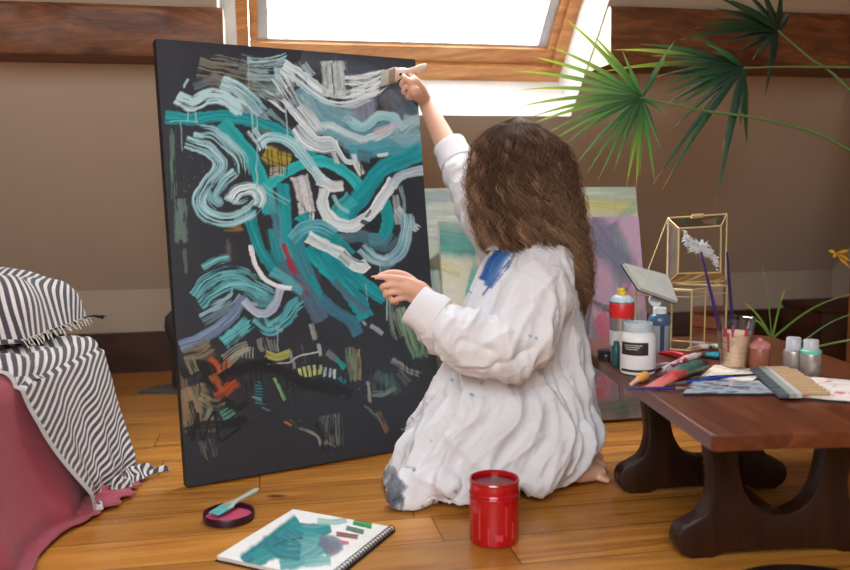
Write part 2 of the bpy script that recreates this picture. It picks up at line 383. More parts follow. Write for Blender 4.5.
def paint_main(U, V, P):
    X, Y = proj(P); X = X+2.2*(vnoise(X*.09, Y*.09, 3)-.5)+.5*(vnoise(X*.4, Y*.4, 5)-.5); Y = Y+2.2*(vnoise(X*.09, Y*.09, 13)-.5)+.5*(vnoise(X*.4, Y*.4, 15)-.5); p = Paint(X, Y, (44, 48, 55)); s = p.stroke
    K0 = (30, 33, 37); T = (22, 166, 170); T2 = (14, 120, 132); PC = (176, 216, 222); PC2 = (110, 165, 175); WH = (232, 240, 242); WH2 = (176, 205, 212); SL_ = (92, 112, 132)
    s([(175, 50), (176, 400)], 60, (50, 54, 62), .5, .2, .6); s([(300, 60), (410, 80)], 40, (84, 92, 106), .7, .2, .8); s([(330, 72), (415, 95)], 40, (92, 104, 122), .6, .2, .7)  # grey-blue strokes along the top paint a sheen into the canvas colour
    # olive and beige scrubs
    s([(200, 66), (232, 74), (262, 82)], 26, (142, 138, 118), .75, .75, .3); s([(204, 82), (240, 90)], 12, (120, 96, 76), .6, .7)
    s([(212, 58), (240, 64)], 8, (150, 158, 156), .6, .8)
    s([(247, 63), (267, 63), (290, 57)], 12, PC, .9, .68, .2); s([(247, 74), (270, 76), (292, 72)], 12, (165, 195, 200), .75, .7); s([(255, 92), (285, 90)], 20, (140, 165, 160), .6, .5, .5)
    s([(277, 68), (279, 95)], 7, PC, .8, .4)
    s([(180, 200), (181, 243)], 15, (112, 142, 132), .7, .5, .4); s([(171, 130), (174, 205)], 6, (110, 150, 130), .6, .75); s([(184, 250), (186, 275)], 4, (110, 130, 125), .5, .6)
    # blue-grey clouds at the upper right
    s([(302, 88), (318, 112), (335, 122), (358, 126)], 34, (92, 150, 166), .95, .15, .3, (120, 168, 182)); s([(345, 135), (372, 138), (398, 128), (420, 112)], 36, (108, 160, 176), .95, .12, .35, (80, 140, 156))
    s([(362, 98), (364, 122)], 30, (138, 146, 168), .9, .1, .3, (120, 126, 148)); s([(388, 92), (400, 108), (412, 128)], 30, (94, 108, 124), .9, .15, .3); s([(384, 98), (388, 112)], 9, (84, 84, 84), .7, .5)
    s([(345, 117), (362, 127), (378, 117), (393, 117), (402, 128)], 11, PC, .9, .3, .2, (140, 195, 204)); s([(402, 130), (412, 122), (420, 118)], 14, (190, 218, 228), .8, .3, .4)
    s([(315, 127), (330, 126), (345, 134), (362, 140), (380, 135), (395, 126)], 9, (214, 236, 240), .9, .4); s([(375, 133), (388, 128), (398, 124)], 8, (205, 190, 205), .8, .2, .4)
    s([(326, 132), (345, 142), (370, 148), (396, 140), (421, 139)], 12, (124, 176, 190), .8, .3, .3)
    s([(350, 152), (373, 149), (395, 148), (422, 146)], 18, (62, 152, 166), .95, .15, .25, (84, 160, 176)); s([(357, 153), (371, 157)], 13, (84, 132, 146), .9, .2, .3)
    s([(312, 140), (330, 152), (345, 162)], 8, (110, 122, 140), .6, .3)
    # thin scumbled whites and blues that fill the upper part
    s([(240, 62), (262, 66), (290, 62)], 18, (132, 150, 158), .6, .7, .3); s([(292, 66), (306, 84)], 22, (150, 176, 186), .6, .72, .3); s([(250, 84), (268, 92), (282, 98)], 18, (150, 172, 172), .6, .6, .4)
    s([(300, 96), (312, 118), (326, 132)], 26, (150, 186, 198), .6, .5, .3); s([(318, 100), (334, 112), (352, 116)], 16, (128, 170, 184), .7, .35, .4); s([(352, 84), (382, 76)], 16, (168, 188, 196), .6, .66, .3)
    s([(196, 92), (216, 88), (236, 98)], 22, (120, 144, 152), .5, .72, .3); s([(232, 96), (252, 112), (270, 118)], 16, (166, 196, 202), .6, .6, .3); s([(392, 132), (408, 140), (420, 132)], 16, (150, 192, 204), .7, .4, .4)
    s([(404, 118), (420, 122)], 12, (176, 204, 216), .7, .4, .4); s([(330, 100), (350, 104), (372, 96)], 10, (206, 222, 228), .7, .68, .3); s([(268, 112), (280, 124), (296, 136)], 12, (150, 196, 200), .6, .6, .3)
    # teal ribbons
    s([(165, 117), (190, 119), (225, 116), (253, 122), (277, 131), (300, 144), (312, 158)], 13, T, 1, .05, .1, T2)
    s([(222, 122), (236, 138), (250, 155), (259, 174), (266, 196), (270, 214)], 15, T, 1, .05, .1, (40, 170, 172))
    s([(263, 190), (283, 174), (300, 165), (315, 161), (330, 164), (347, 174), (362, 188)], 11, T, 1, .08, .1, (60, 190, 190))
    s([(421, 152), (405, 159), (384, 168), (371, 183), (358, 199), (342, 222)], 19, (26, 164, 170), 1, .05, .12, (16, 132, 146))
    s([(283, 184), (284, 205), (286, 225), (286, 246), (292, 262)], 14, T, 1, .05, .1, (30, 140, 150)); s([(268, 198), (276, 215), (279, 240), (281, 262)], 12, (110, 165, 180), .7, .4, .2, (60, 140, 155)); s([(262, 186), (275, 196), (290, 205)], 7, (150, 205, 210), .6, .6)
    s([(300, 215), (318, 232), (342, 240)], 14, T, 1, .1); s([(383, 202), (388, 220), (382, 238), (370, 240)], 13, T, 1, .05, .1); s([(352, 198), (338, 214), (344, 228)], 18, (60, 180, 186), .9, .2)
    s([(340, 240), (362, 236), (385, 246), (395, 236)], 14, (92, 132, 148), .8, .4, .3)
    s([(250, 210), (253, 230), (260, 250), (270, 264), (282, 278)], 12, (30, 166, 168), 1, .04, .08, T2); s([(270, 230), (274, 250), (283, 266), (288, 285)], 10, (40, 150, 160), .9, .2)
    s([(262, 214), (268, 250)], 6, (52, 50, 54), .9, .2)
    # lower teal fan
    s([(296, 238), (302, 262), (312, 283), (318, 300)], 16, (34, 150, 158), .95, .15, .2, (70, 120, 140)); s([(310, 246), (322, 262), (340, 280), (356, 300), (366, 318)], 18, T, 1, .08, .12, (18, 128, 142)); s([(325, 250), (345, 268), (365, 285), (385, 298)], 15, (20, 166, 172), 1, .06, .12, T2)
    s([(300, 235), (318, 232), (334, 240), (352, 256)], 11, (24, 150, 156), .9, .3); s([(334, 282), (348, 296), (366, 312)], 7, (88, 112, 130), .9, .2); s([(322, 298), (336, 312), (352, 322), (358, 335)], 13, (66, 128, 150), .95, .2, .25, (50, 108, 130)); s([(312, 276), (318, 292), (318, 304)], 7, (28, 150, 160), 1, .1)
    s([(316, 268), (320, 282)], 5, (60, 70, 80), .9, .2)
    s([(284, 262), (298, 282), (312, 302), (322, 320)], 19, (92, 112, 134), .95, .12, .25, (70, 96, 116)); s([(272, 272), (290, 282), (302, 292)], 12, (96, 176, 188), .9, .4, .3)
    s([(283, 244), (288, 258), (295, 274)], 6, (172, 44, 62), .95, .1, .3); s([(299, 281), (308, 296)], 5, (140, 56, 78), .7, .2, .4); s([(293, 276), (299, 282)], 5, (60, 100, 120), .8, .2)
    # yellow patch
    s([(266, 152), (276, 158), (290, 162)], 20, (186, 166, 52), .95, .3, .3, (120, 112, 60)); s([(270, 172), (284, 172)], 10, (190, 180, 160), .8, .55)
    for x in (268, 272, 278, 281, 287): s([(x, 150), (x+.5, 174)], 1.6, (48, 46, 48), .95, 0, .5)
    s([(270, 130), (258, 134)], 7, (120, 112, 80), .6, .3)
    s([(225, 226), (243, 228)], 9, (164, 116, 60), .8, .55, .3); s([(230, 238), (234, 262)], 12, (120, 108, 96), .6, .8, .4)
    # pale curls at left
    s([(195, 130), (214, 134), (231, 147), (241, 161), (243, 176)], 15, PC, 1, .52, .15, PC2); s([(187, 142), (207, 149), (219, 160), (217, 172), (206, 184), (199, 198), (202, 210), (214, 218), (229, 220), (246, 214), (258, 203)], 15, PC, 1, .52, .15, PC2)
    s([(234, 172), (220, 184), (213, 198), (222, 207)], 15, PC, 1, .45, .2, PC2); s([(230, 200), (240, 190), (254, 189), (261, 198), (258, 206)], 13, WH, 1, .5, .15, PC2)
    s([(226, 198), (238, 202), (250, 198)], 5, PC, .9, .5)
    s([(177, 97), (192, 104), (206, 97), (221, 97), (233, 104), (244, 111)], 16, PC, 1, .5, .2, (190, 215, 220)); s([(222, 82), (238, 89), (251, 101), (262, 113)], 15, (206, 228, 234), .95, .38, .2, PC2)
    s([(184, 86), (188, 79)], 3.5, (180, 210, 225), 1, .1, .5)
    # pale ribbon and white diagonals
    s([(252, 130), (260, 142), (264, 150)], 12, (200, 228, 234), .9, .5, .3); s([(260, 143), (269, 137), (284, 139), (297, 148), (309, 163), (320, 178), (331, 186)], 12, (204, 232, 236), 1, .4, .15, (120, 185, 195))
    s([(283, 66), (296, 74), (311, 86), (328, 97), (348, 98), (366, 91), (386, 80)], 16, WH, 1, .42, .12, WH2); s([(310, 78), (300, 65)], 16, (180, 200, 210), .8, .6)
    s([(334, 62), (335, 96)], 26, (208, 220, 220), .9, .38, .2, (170, 182, 180), along=.3); s([(332, 64), (333, 94)], 1.6, (70, 74, 80), 1, 0, .5); s([(346, 70), (347, 88)], 2.5, (66, 70, 80), 1, .2, .5)
    s([(346, 80), (366, 80), (385, 74)], 13, WH, .95, .58, .15); s([(352, 94), (372, 92), (380, 88)], 9, WH, .9, .6)
    s([(278, 76), (292, 97), (307, 115), (322, 133)], 17, WH, 1, .5, .2, (120, 140, 150)); s([(287, 88), (298, 108)], 8, (60, 66, 76), .8, .6)
    s([(296, 127), (307, 141), (322, 147), (337, 146)], 14, WH, 1, .32, .15, (150, 170, 180)); s([(285, 102), (300, 121), (315, 137), (330, 139), (338, 150), (346, 161), (354, 160), (353, 154)], 5, (240, 246, 248), 1, .08, .2, (190, 210, 220))
    s([(262, 92), (276, 100), (290, 110)], 10, WH, .9, .62); s([(334, 153), (337, 164)], 5, (230, 232, 228), .9, .4); s([(356, 162), (362, 174)], 9, (225, 228, 225), .95, .25); s([(361, 162), (361, 178)], 2, (20, 90, 70), .9, 0, .5); s([(378, 156), (388, 154)], 4, WH, .9, .3)
    s([(299, 176), (303, 192), (307, 212)], 17, (220, 220, 220), .95, .35, .2, (188, 188, 192), along=.4); s([(318, 180), (330, 186), (342, 186)], 12, WH, 1, .12, .2); s([(311, 168), (322, 184)], 8, (200, 226, 232), .9, .35)
    s([(324, 190), (322, 202), (326, 214), (337, 223), (352, 226), (365, 219), (375, 208), (384, 195), (394, 181)], 12, WH, 1, .22, .12, (200, 214, 216)); s([(333, 196), (339, 206), (350, 212)], 5, (160, 215, 218), .8, .4); s([(370, 210), (366, 218)], 3, (60, 66, 72), .8, .4)
    s([(362, 222), (371, 226), (374, 228)], 5, (44, 48, 54), 1, .1, .3)
    s([(393, 186), (400, 176), (412, 172), (424, 171)], 10, (158, 178, 194), 1, .15, .2, (190, 205, 214)); s([(312, 220), (309, 205)], 5, WH, .8, .5)
    s([(395, 196), (397, 214), (398, 224)], 8, (186, 196, 198), .8, .4, .3); s([(397, 208), (408, 222), (418, 230)], 8, (205, 222, 222), .9, .4); s([(401, 186), (404, 206), (404, 216)], 4, (150, 190, 190), .7, .4)
    s([(407, 214), (407, 232), (401, 250), (388, 260), (374, 258), (362, 248)], 14, (184, 216, 222), .95, .4, .18, (90, 145, 160)); s([(385, 262), (386, 272)], 12, (120, 150, 160), .6, .5)
    s([(292, 240), (303, 229), (320, 226), (336, 233)], 13, (120, 192, 202), .95, .35, .18, (60, 140, 155)); s([(308, 237), (326, 246), (341, 254), (352, 264), (360, 268), (367, 263)], 12, (240, 244, 244), 1, .16, .1, (200, 216, 218)); s([(344, 252), (356, 262), (364, 262)], 2, (50, 54, 60), .9, .2, .4); s([(340, 256), (350, 266)], 4, (120, 130, 136), .7, .5)
    # lower left waves
    TW = (120, 198, 202); TW2 = (64, 140, 150)
    s([(204, 268), (217, 260), (231, 257)], 10, TW, 1, .55, .15, TW2); s([(194, 296), (208, 280), (227, 273), (242, 274), (257, 284), (274, 293)], 14, TW, 1, .55, .15, TW2); s([(200, 305), (216, 292), (234, 284), (252, 288), (274, 300)], 12, TW, 1, .52, .15, TW2)
    s([(200, 315), (214, 308), (230, 300), (238, 290)], 11, (150, 186, 196), .95, .66, .15); s([(204, 322), (222, 312), (234, 302)], 8, (110, 140, 150), .8, .7); s([(246, 292), (262, 302), (280, 300)], 12, (90, 150, 160), .9, .6)
    s([(223, 343), (237, 332), (251, 321)], 15, (110, 196, 196), 1, .5, .2, TW2); s([(256, 318), (270, 328), (284, 320), (293, 308), (302, 300)], 17, (100, 180, 188), 1, .55, .2, TW2); s([(268, 325), (284, 330)], 8, TW, .8, .6)
    s([(180, 347), (198, 340), (218, 328), (234, 313), (244, 298)], 13, (128, 150, 176), 1, .06, .15, (96, 118, 146)); s([(244, 301), (256, 312), (267, 313), (275, 303), (281, 288)], 9, (150, 166, 190), 1, .06, .15, (186, 196, 210)); s([(252, 303), (257, 304)], 5, (180, 190, 196), .9, .1, .5)
    s([(250, 246), (254, 262), (264, 278), (276, 286), (291, 288)], 5, (236, 240, 244), 1, .06, .15)
    s([(258, 262), (268, 276), (278, 284)], 2, (44, 46, 50), .9, .1, .5)
    # beige, orange and acid yellow at the bottom
    s([(184, 356), (200, 352), (212, 345)], 22, (132, 122, 98), .95, .5, .3, (90, 84, 66)); s([(190, 388), (196, 408), (198, 432)], 34, (150, 130, 102), .95, .38, .3, (96, 92, 76)); s([(184, 372), (186, 425)], 8, (140, 112, 84), .8, .5)
    s([(208, 360), (214, 366), (219, 380)], 12, (200, 82, 34), .95, .25, .3, (150, 74, 40)); s([(215, 396), (226, 390), (236, 380)], 16, (186, 76, 34), .95, .42, .3, (110, 52, 34)); s([(222, 416), (234, 410)], 18, (84, 152, 128), .9, .55, .3); s([(206, 410), (218, 430)], 14, (130, 140, 112), .8, .55, .3)
    s([(225, 362), (240, 350), (250, 346)], 15, (160, 172, 156), .95, .55, .2, (110, 96, 70)); s([(216, 372), (232, 360)], 8, (176, 100, 60), .8, .5); s([(205, 440), (212, 460)], 16, (110, 106, 92), .6, .72)
    s([(182, 374), (200, 366), (210, 372), (208, 384)], 15, (32, 34, 38), 1, .0, .15); s([(212, 388), (226, 376), (246, 368), (270, 366)], 13, (30, 33, 37), 1, 0, .15)
    s([(192, 440), (198, 415), (202, 440), (214, 410), (220, 440), (240, 428)], 3, (28, 30, 34), 1, 0, .3)
    s([(266, 355), (275, 357), (290, 353)], 9, (196, 196, 84), .95, .3, .3, (150, 150, 90)); s([(262, 338), (266, 352)], 12, (150, 150, 150), .7, .6); s([(272, 340), (274, 352)], 8, (130, 130, 134), .6, .6)
    for x in (243, 247, 250, 253): s([(x, 347), (x, 358)], 1.6, (170, 172, 160), .8, 0, .5)
    s([(267, 364), (288, 362), (300, 356), (318, 352)], 1.8, (205, 210, 206), .95, .3, .4); s([(290, 352), (293, 362), (294, 368)], 3.4, (160, 165, 170), .8, .3); s([(312, 325), (316, 340)], 5, (170, 172, 168), .8, .5); s([(319, 345), (320, 355)], 3.5, (190, 190, 185), .9, .3)
    for y in range(382, 404, 3): s([(256, y), (262, y+1)], 1.6, (40, 140, 150), .95, 0, .5)
    s([(274, 378), (279, 388), (284, 399)], 3.4, (190, 186, 80), .95, .2, .3, (40, 150, 120))
    for i, x in enumerate(range(299, 337, 5)): yy = 373-4*math.sin((x-299)/38*PI); s([(x, yy-3+(i > 4)*2), (x+1, yy+5+(i > 4)*2)], 4, (200, 212, 130) if i < 5 else (180, 200, 205), .95, .1, .3)
    s([(327, 352), (336, 360)], 8, (130, 128, 134), .8, .2, .3); s([(337, 360), (345, 367)], 7, (30, 160, 150), 1, .2, .3); s([(340, 378), (345, 382)], 4, (40, 140, 150), .9, .2)
    s([(349, 348), (352, 366), (355, 382)], 9, (110, 140, 116), .95, .5, .3); s([(357, 350), (358, 382)], 9, (150, 128, 96), .95, .5, .3)
    s([(363, 322), (366, 325)], 4, (176, 180, 180), .95, .1, .4); s([(371, 326), (382, 333)], 5, (170, 178, 182), .95, .15, .3)
    s([(393, 361), (404, 368), (420, 374)], 6, (150, 152, 150), .85, .4); s([(394, 300), (396, 322), (402, 340)], 15, (110, 140, 118), .9, .62, .3, (140, 140, 130)); s([(404, 308), (412, 335), (420, 360)], 18, (130, 164, 128), .95, .58, .3, (80, 110, 90)); s([(424, 335), (424, 360)], 10, (120, 150, 120), .8, .6)
    s([(372, 394), (384, 394), (396, 388)], 5, (130, 150, 140), .7, .4); s([(376, 372), (378, 392)], 12, (70, 92, 90), .6, .6); s([(388, 374), (389, 390)], 14, (64, 108, 104), .7, .6)
    s([(368, 382), (370, 402)], 4, (160, 160, 150), .8, .5); s([(378, 412), (388, 432)], 6, (140, 110, 84), .7, .5); s([(330, 416), (332, 446)], 24, (112, 116, 112), .75, .5, .4, along=.02); s([(318, 424), (326, 440)], 9, K0, .9, .3, .3)
    for x in (324, 329, 335, 341): s([(x, 418), (x, 450)], 1.8, (30, 32, 36), 1, 0, .5)
    s([(302, 428), (318, 436), (322, 446)], 4, (150, 150, 140), .8, .5); s([(285, 422), (291, 425)], 3, (190, 110, 60), .9, .2, .5)
    p.spots(300, 400, 100, 30, (110, 115, 112), .7, 5, .82, .5); p.spots(210, 170, 50, 40, (120, 130, 140), .5, 6, .76, .5)
    # black overpaint with ragged, dripping edges across the bottom
    K = (30, 33, 37)
    s([(190, 402), (196, 420), (192, 440)], 6, K, .9, .35, .3); s([(206, 392), (204, 420)], 5, K, .8, .5, .3); s([(186, 432), (206, 426), (226, 424), (246, 420)], 12, K, .95, .3, .3); s([(222, 398), (236, 408), (250, 400)], 9, K, .9, .4, .3)
    for i in range(46):
        x = 190+i*5.1; y = 366+9*math.sin(i*.7)+(i % 3)*4; s([(x, y), (x+.6, y+8+6*((i*7) % 5)/4)], 2.2, K, .9, .1, .5)
    for i in range(16):
        x = 226+((i*37) % 190); y = 384+((i*23) % 60); s([(x, y), (x+9, y+2+(i % 5))], 2.4, ((120, 126, 120), (96, 130, 120), (140, 120, 96), (160, 165, 160))[i % 4], .75, .75, .5)
    s([(262, 362), (284, 372), (306, 384), (322, 384)], 12, K, .9, .25, .3); s([(296, 382), (330, 388), (352, 396)], 14, K, .9, .15, .3); s([(200, 340), (208, 348)], 9, (128, 122, 100), .6, .6, .3)
    s([(190, 360), (196, 374)], 12, (150, 140, 116), .7, .6, .3); s([(212, 376), (222, 392)], 13, (176, 96, 52), .75, .65, .3); s([(200, 398), (214, 404), (226, 400)], 12, (156, 150, 118), .7, .6, .3)
    s([(300, 346), (305, 366)], 7, (120, 122, 122), .6, .7, .3); s([(352, 356), (356, 380)], 14, (120, 130, 104), .6, .6, .3); s([(376, 374), (392, 384), (398, 396)], 14, (84, 110, 104), .5, .65, .4); s([(398, 372), (410, 384)], 10, (110, 120, 112), .5, .7, .3)
    for x, y0, y1, a in ((187.5, 112, 120, .9), (195, 110, 120, .8), (181, 122, 150, .6), (252, 110, 140, .9), (256.5, 118, 205, .95), (286, 108, 137, .9), (386.5, 296, 320, .9), (277, 322, 350, .6), (366, 284, 300, .5), (380, 262, 275, .6), (248, 60, 110, .5)):
        s([(x, y0), (x+1, y1)], 2., (170, 205, 210), a, 0, .5)
    s([(170, 121), (197, 121)], 1.4, (150, 225, 220), .9, 0, .5)
    return p.C
q = (-.65724816, 2.26046671, 0.51409272, 0.12956417, 0.81568038, 1.23633312)
wd = Vector((math.cos(q[2]), math.sin(q[2]), 0)); nb = Vector((-math.sin(q[2]), math.cos(q[2]), 0)); upv = nb*math.sin(q[3])+Vector((0, 0, math.cos(q[3])))
CB = Vector((q[0], q[1], .009))
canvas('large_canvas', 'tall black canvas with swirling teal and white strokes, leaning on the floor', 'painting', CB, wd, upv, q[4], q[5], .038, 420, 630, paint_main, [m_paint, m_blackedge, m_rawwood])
# three canvases leaning on the sloping ceiling
def lean(name, label, bl, br, topy, Yb, painter, edge, nu=150, nv=170, thick=.025):
    n0 = Vector((-.187, .98236, 0))
    B = G(bl[0], bl[1]); R = Vector((.98236, .187, 0)); w_ = br
    return B, R
wdr = Vector((.98236, .187, 0)); nr = Vector((-.187, .98236, 0))
m_paintm = colmat('matt_paint', .6, .1, 60); m_cream = mat('cream_canvas_edge', (214, 206, 186), .8)
def sub_canvas(name, label, u0, u1, nfoot, ntop, ztop, painter, off=0.):
    d = Vector((0, 0, ztop))+nr*(ntop-nfoot); L = d.length; up = d.normalized()
    nb = wdr.cross(up)
    c0 = WF(u0, nfoot-off, .012)
    return canvas(name, label, 'painting', c0, wdr, up, u1-u0, L, .022, 150, 170, painter, [m_paintm, m_cream, m_rawwood])
def uof(px, py, n):   # room u of the sight ray where it meets depth n
    d = ray(px, py); t = n/(d[0]*-.187+d[1]*.98236); return (d[0]*.98236+d[1]*.187)*t
def paint_pale(U, V, P):
    p = Paint(U*100, (1-V)*100, (206, 214, 196)); s = p.stroke
    s([(0, 4), (100, 4)], 14, (206, 222, 202), 1, .1, .6); s([(0, 14), (40, 16)], 30, (212, 218, 212), .9, .2, .6); s([(60, 6), (100, 10)], 10, (226, 214, 130), .9, .2, .8); s([(75, 14), (95, 16)], 8, (206, 190, 150), .6, .2, .8); s([(66, 16), (84, 20)], 8, (150, 210, 180), .8, .2, .7)
    s([(88, 18), (100, 8)], 6, (140, 200, 190), .7, .2, .7); s([(0, 34), (14, 60), (10, 98)], 30, (84, 84, 66), .95, .1, .4, (110, 100, 60)); s([(20, 40), (20, 99)], 16, (120, 120, 110), .8, .2, .5); s([(7, 36), (9, 62)], 4, (196, 214, 206), .9, .4); s([(4, 4), (20, 3)], 5, (150, 176, 190), .6, .3)
    return p.C
def paint_teal(U, V, P):
    p = Paint(U*100, (1-V)*100, (214, 212, 192)); s = p.stroke
    s([(0, 8), (30, 10), (70, 6)], 22, (92, 168, 158), .95, .1, .4, (70, 146, 140)); s([(30, 30), (50, 45), (30, 62)], 30, (96, 176, 164), .95, .15, .5, (120, 190, 180)); s([(10, 80), (40, 84)], 14, (110, 180, 164), .9, .2, .5)
    s([(70, 30), (90, 60)], 26, (196, 214, 204), .9, .2, .5); s([(5, 55), (14, 70)], 14, (222, 190, 170), .7, .2, .6); s([(40, 92), (90, 96)], 18, (170, 160, 176), .8, .2, .5); s([(0, 22), (20, 26)], 8, (222, 212, 150), .7, .2, .5)
    return p.C
def paint_pink(U, V, P):
    p = Paint(U*100, (1-V)*100, (204, 172, 198)); s = p.stroke; r = np.random.default_rng(4)
    for k in range(26): x, y = r.uniform(0, 100, 2); s([(x, y), (x+r.uniform(-8, 8), y+r.uniform(8, 30))], r.uniform(8, 22), [(240, 168, 200), (150, 172, 180), (190, 180, 206), (222, 186, 208), (112, 136, 150), (176, 150, 184)][k % 6], .8, .25, .6)
    s([(55, 5), (75, 20), (90, 30)], 26, (136, 142, 170), .9, .2, .6); s([(20, 6), (24, 30), (38, 40)], 26, (240, 172, 204), .9, .15, .5); s([(56, 50), (60, 56), (60, 60)], 17, (232, 130, 158), .95, .05, .3)
    s([(78, 38), (86, 44)], 18, (216, 140, 176), .9, .1, .5); s([(40, 22), (46, 40), (70, 46), (84, 36)], 4, (90, 108, 128), .8, .4); s([(50, 46), (44, 60), (48, 80), (44, 99)], 4, (80, 104, 120), .8, .5); s([(70, 60), (72, 99)], 4, (90, 120, 130), .8, .5)
    s([(15, 48), (30, 60)], 14, (196, 200, 214), .8, .4); s([(0, 84), (60, 86)], 12, (232, 110, 140), .7, .5, .5); s([(10, 92), (50, 96), (90, 94)], 14, (120, 160, 146), .8, .3, .5); s([(30, 78), (44, 88)], 7, (206, 206, 214), .8, .4)
    return p.C
NF = 3.42; NT_, ZT = 3.62, .79
def rearcanvas(name, label, pl, pr, ytop, nt, dn, painter):
    zt = W((pl+pr)/2, ytop, nt/.97+.0).z
    ul = uof(pl, ytop, nt); ur = uof(pr, ytop, nt)
    return sub_canvas(name, label, ul, ur, nt-dn, nt, zt, painter)
rearcanvas('pale_canvas', 'pale yellow-green canvas with olive lower half, standing behind the teal and pink canvases', 414, 635.5, 191, 2.985, .19, paint_pale)
rearcanvas('teal_canvas', 'cream canvas with teal green blots, between the tall black canvas and the painter', 439, 526, 224, 2.925, .16, paint_teal)
rearcanvas('pink_canvas', 'pink and lilac abstract canvas standing behind the painter and the coffee table', 529, 638.5, 221, 2.90, .16, paint_pink)
# ------------------------------------------------------------------ bed
m_red = None
def fabric(name, rgb, var=.12, scale=40, weave=500, rough=.9):
    t = NT(name); v = t.coords(); n = t.noise(scale, v, 4); c = lin(rgb)
    t.base(t.mix(n, tuple(x*(1-var) for x in c), tuple(min(1, x*(1+var)) for x in c))); t.set(Roughness=rough)
    t.b.inputs['Sheen Weight'].default_value = .15
    t.bump(t.noise(weave, v, 2), .25, .002); return t.m
m_red = fabric('rose_red_cotton', (156, 62, 76)); m_matt = fabric('mattress_ticking', (200, 190, 178))
def stripes(name):
    t = NT(name); a = t.new('ShaderNodeAttribute', attribute_name='Col'); s = t.new('ShaderNodeSeparateXYZ'); t.l(a.outputs['Vector'], s.inputs[0])
    n = t.noise(260, t.coords(), 2); f = t.math('FRACT', t.math('MULTIPLY', s.outputs[0], 1.)); f = t.math('ADD', t.math('ABSOLUTE', t.math('SUBTRACT', f, .5)), t.math('MULTIPLY_ADD', n, .08, -.04))
    c = t.ramp(f, [(.25, lin((72, 68, 78))), (.30, lin((216, 211, 207)))])
    t.base(c); t.set(Roughness=.9); t.b.inputs['Sheen Weight'].default_value = .15
    t.bump(t.math('ADD', n, f), .3, .0025); return t.m
m_stripe = stripes('striped_cotton'); m_hem = fabric('grey_hem_cotton', (186, 184, 184)); m_fringe = fabric('cream_fringe', (206, 200, 192))
BX0, BX1, BY0, BY1, BZ = -1.87, -.985, .62, 2.42, .385
bed = thing('bed', 'low bed at the left edge, under a rose red cover and a striped throw', 'bed', (BX1, 1.9, 0))
m = M(); m.box(((BX0+BX1)/2, (BY0+BY1)/2, .17), (BX1-BX0-.06, BY1-BY0-.06, .06), .01); 
for x in (BX0+.08, BX1-.10):
    for y in (BY0+.08, BY1-.10): m.box((x, y, .071), (.06, .06, .14), .004)
m.build('bed_frame', m_skirt, bed, world=True)
m = M(); m.box(((BX0+BX1)/2, (BY0+BY1)/2, .29), (BX1-BX0-.05, BY1-BY0-.05, .18), .04, seg=4); m.build('mattress', m_matt, bed, world=True)
def drape(s, y, top, lift, hang=None, flare=.06, amp=.02, fq=24., ph=0.):
    """s: distance from inside the bed across its right edge and down; returns a point"""
    w_top = .5; R = .035
    if s < w_top: x = BX1-w_top+s; z = top+lift; dx = 0
    else:
        d = s-w_top
        if d < R*PI/2: a = d/R; x = BX1+R*math.sin(a); z = top+lift-R*(1-math.cos(a)); dx = 0
        else:
            d -= R*PI/2; k = min(1, d/.3); x = BX1+R+flare*k*k+lift; z = top+lift-R-d; dx = amp*k*math.sin(y*fq+ph+2*noise.noise((y*5, d*3, ph)))+amp*.5*k*noise.noise((y*16, d*5, 3+ph))
        x += dx
    if s < w_top:
        z += .006*noise.noise((x*7, y*7, 1+ph))+.003*noise.noise((x*25, y*18, 4))
    return x, z
def bedspread(a, b):
    y = BY0+.3+(BY1-.03-BY0-.3)*b; s = a*(.5+.055+.385); x, z = drape(s, y, BZ, .004, flare=.06, amp=.016, fq=19, ph=.6)
    if z < .012: x += (.012-z)*.9; z = .012+.004*abs(noise.noise((x*20, y*20, 0)))
    return (x-(.0 if a > .2 else 0), y, z)
m = M(); m.grid(bedspread, 70, 110)
# end of the spread: drop over the far end and a corner fold trailing on the floor
def endfall(a, b):
    x = BX1-.7+a*.70; k = b; z = BZ+.003-k*.37; y = BY1-.026+.01*k+.008*math.sin(x*40)*k
    return (x, y, max(.012, z))
m.grid(endfall, 40, 20)
def redfoot(a, b):   # trailing corner by the striped throw
    y = 2.04+.34*a; w_ = .07+.05*math.sin(a*PI)+.012*math.sin(a*30); x = BX1+.075+b*w_
    return (x, y, .014+.04*(1-b)**2*(.7+.3*math.sin(a*14))+.007*abs(noise.noise((a*9, b*3, 2))))
m.grid(redfoot, 50, 14)
sp = m.build('bedspread', m_red, bed, world=True, angle=180); bake(sp, [('SOLIDIFY', dict(thickness=.003, offset=1.))])
# striped throw: a thing of its own over the bed's edge
PER = .0235
throw = thing('striped_throw', 'grey and white striped cotton throw hanging over the edge of the bed to the floor', 'blanket', (BX1+.06, 2.2, .012))
def thr(a, b, lift=.014):
    L0 = .5+.055; drop = .368
    near = 1.93; far = BY1+.012
    s = a*(L0+drop)
    k = max(0, (s-L0)/drop)                       # 0 at the edge, 1 at the floor
    y0 = near+.10*max(0, (.5-s))*-.4+.16*k**1.3; y1 = far-.045*k+.02*math.sin(k*5)
    y = y0+(y1-y0)*b
    x, z = drape(s, y, BZ, lift, flare=.06, amp=.016, fq=19, ph=.6)
    x += .012*min(1, k*4)
    z += .012*k*0; x += .010*k*(1+math.sin(b*11+k*2.))+.006*math.sin(b*29+k*4)*k
    if z < .016: x += (.016-z); z = .016
    if s < .5: z += .010*math.sin(b*9+s*14)**2+.004*math.sin(b*25-s*40)
    return Vector((x, y, z))
def thrc(a, b):
    s = a*.923; k = max(0, (s-.5)/.37)
    c = (s*(.75+.25*k)+b*.46*(.55-.25*k)+.012*noise.noise((s*8, b*4, 7))+.05*k*b*b)/PER
    return (c, 0, 0)
m = M(); m.grid(thr, 150, 90, colfn=thrc)
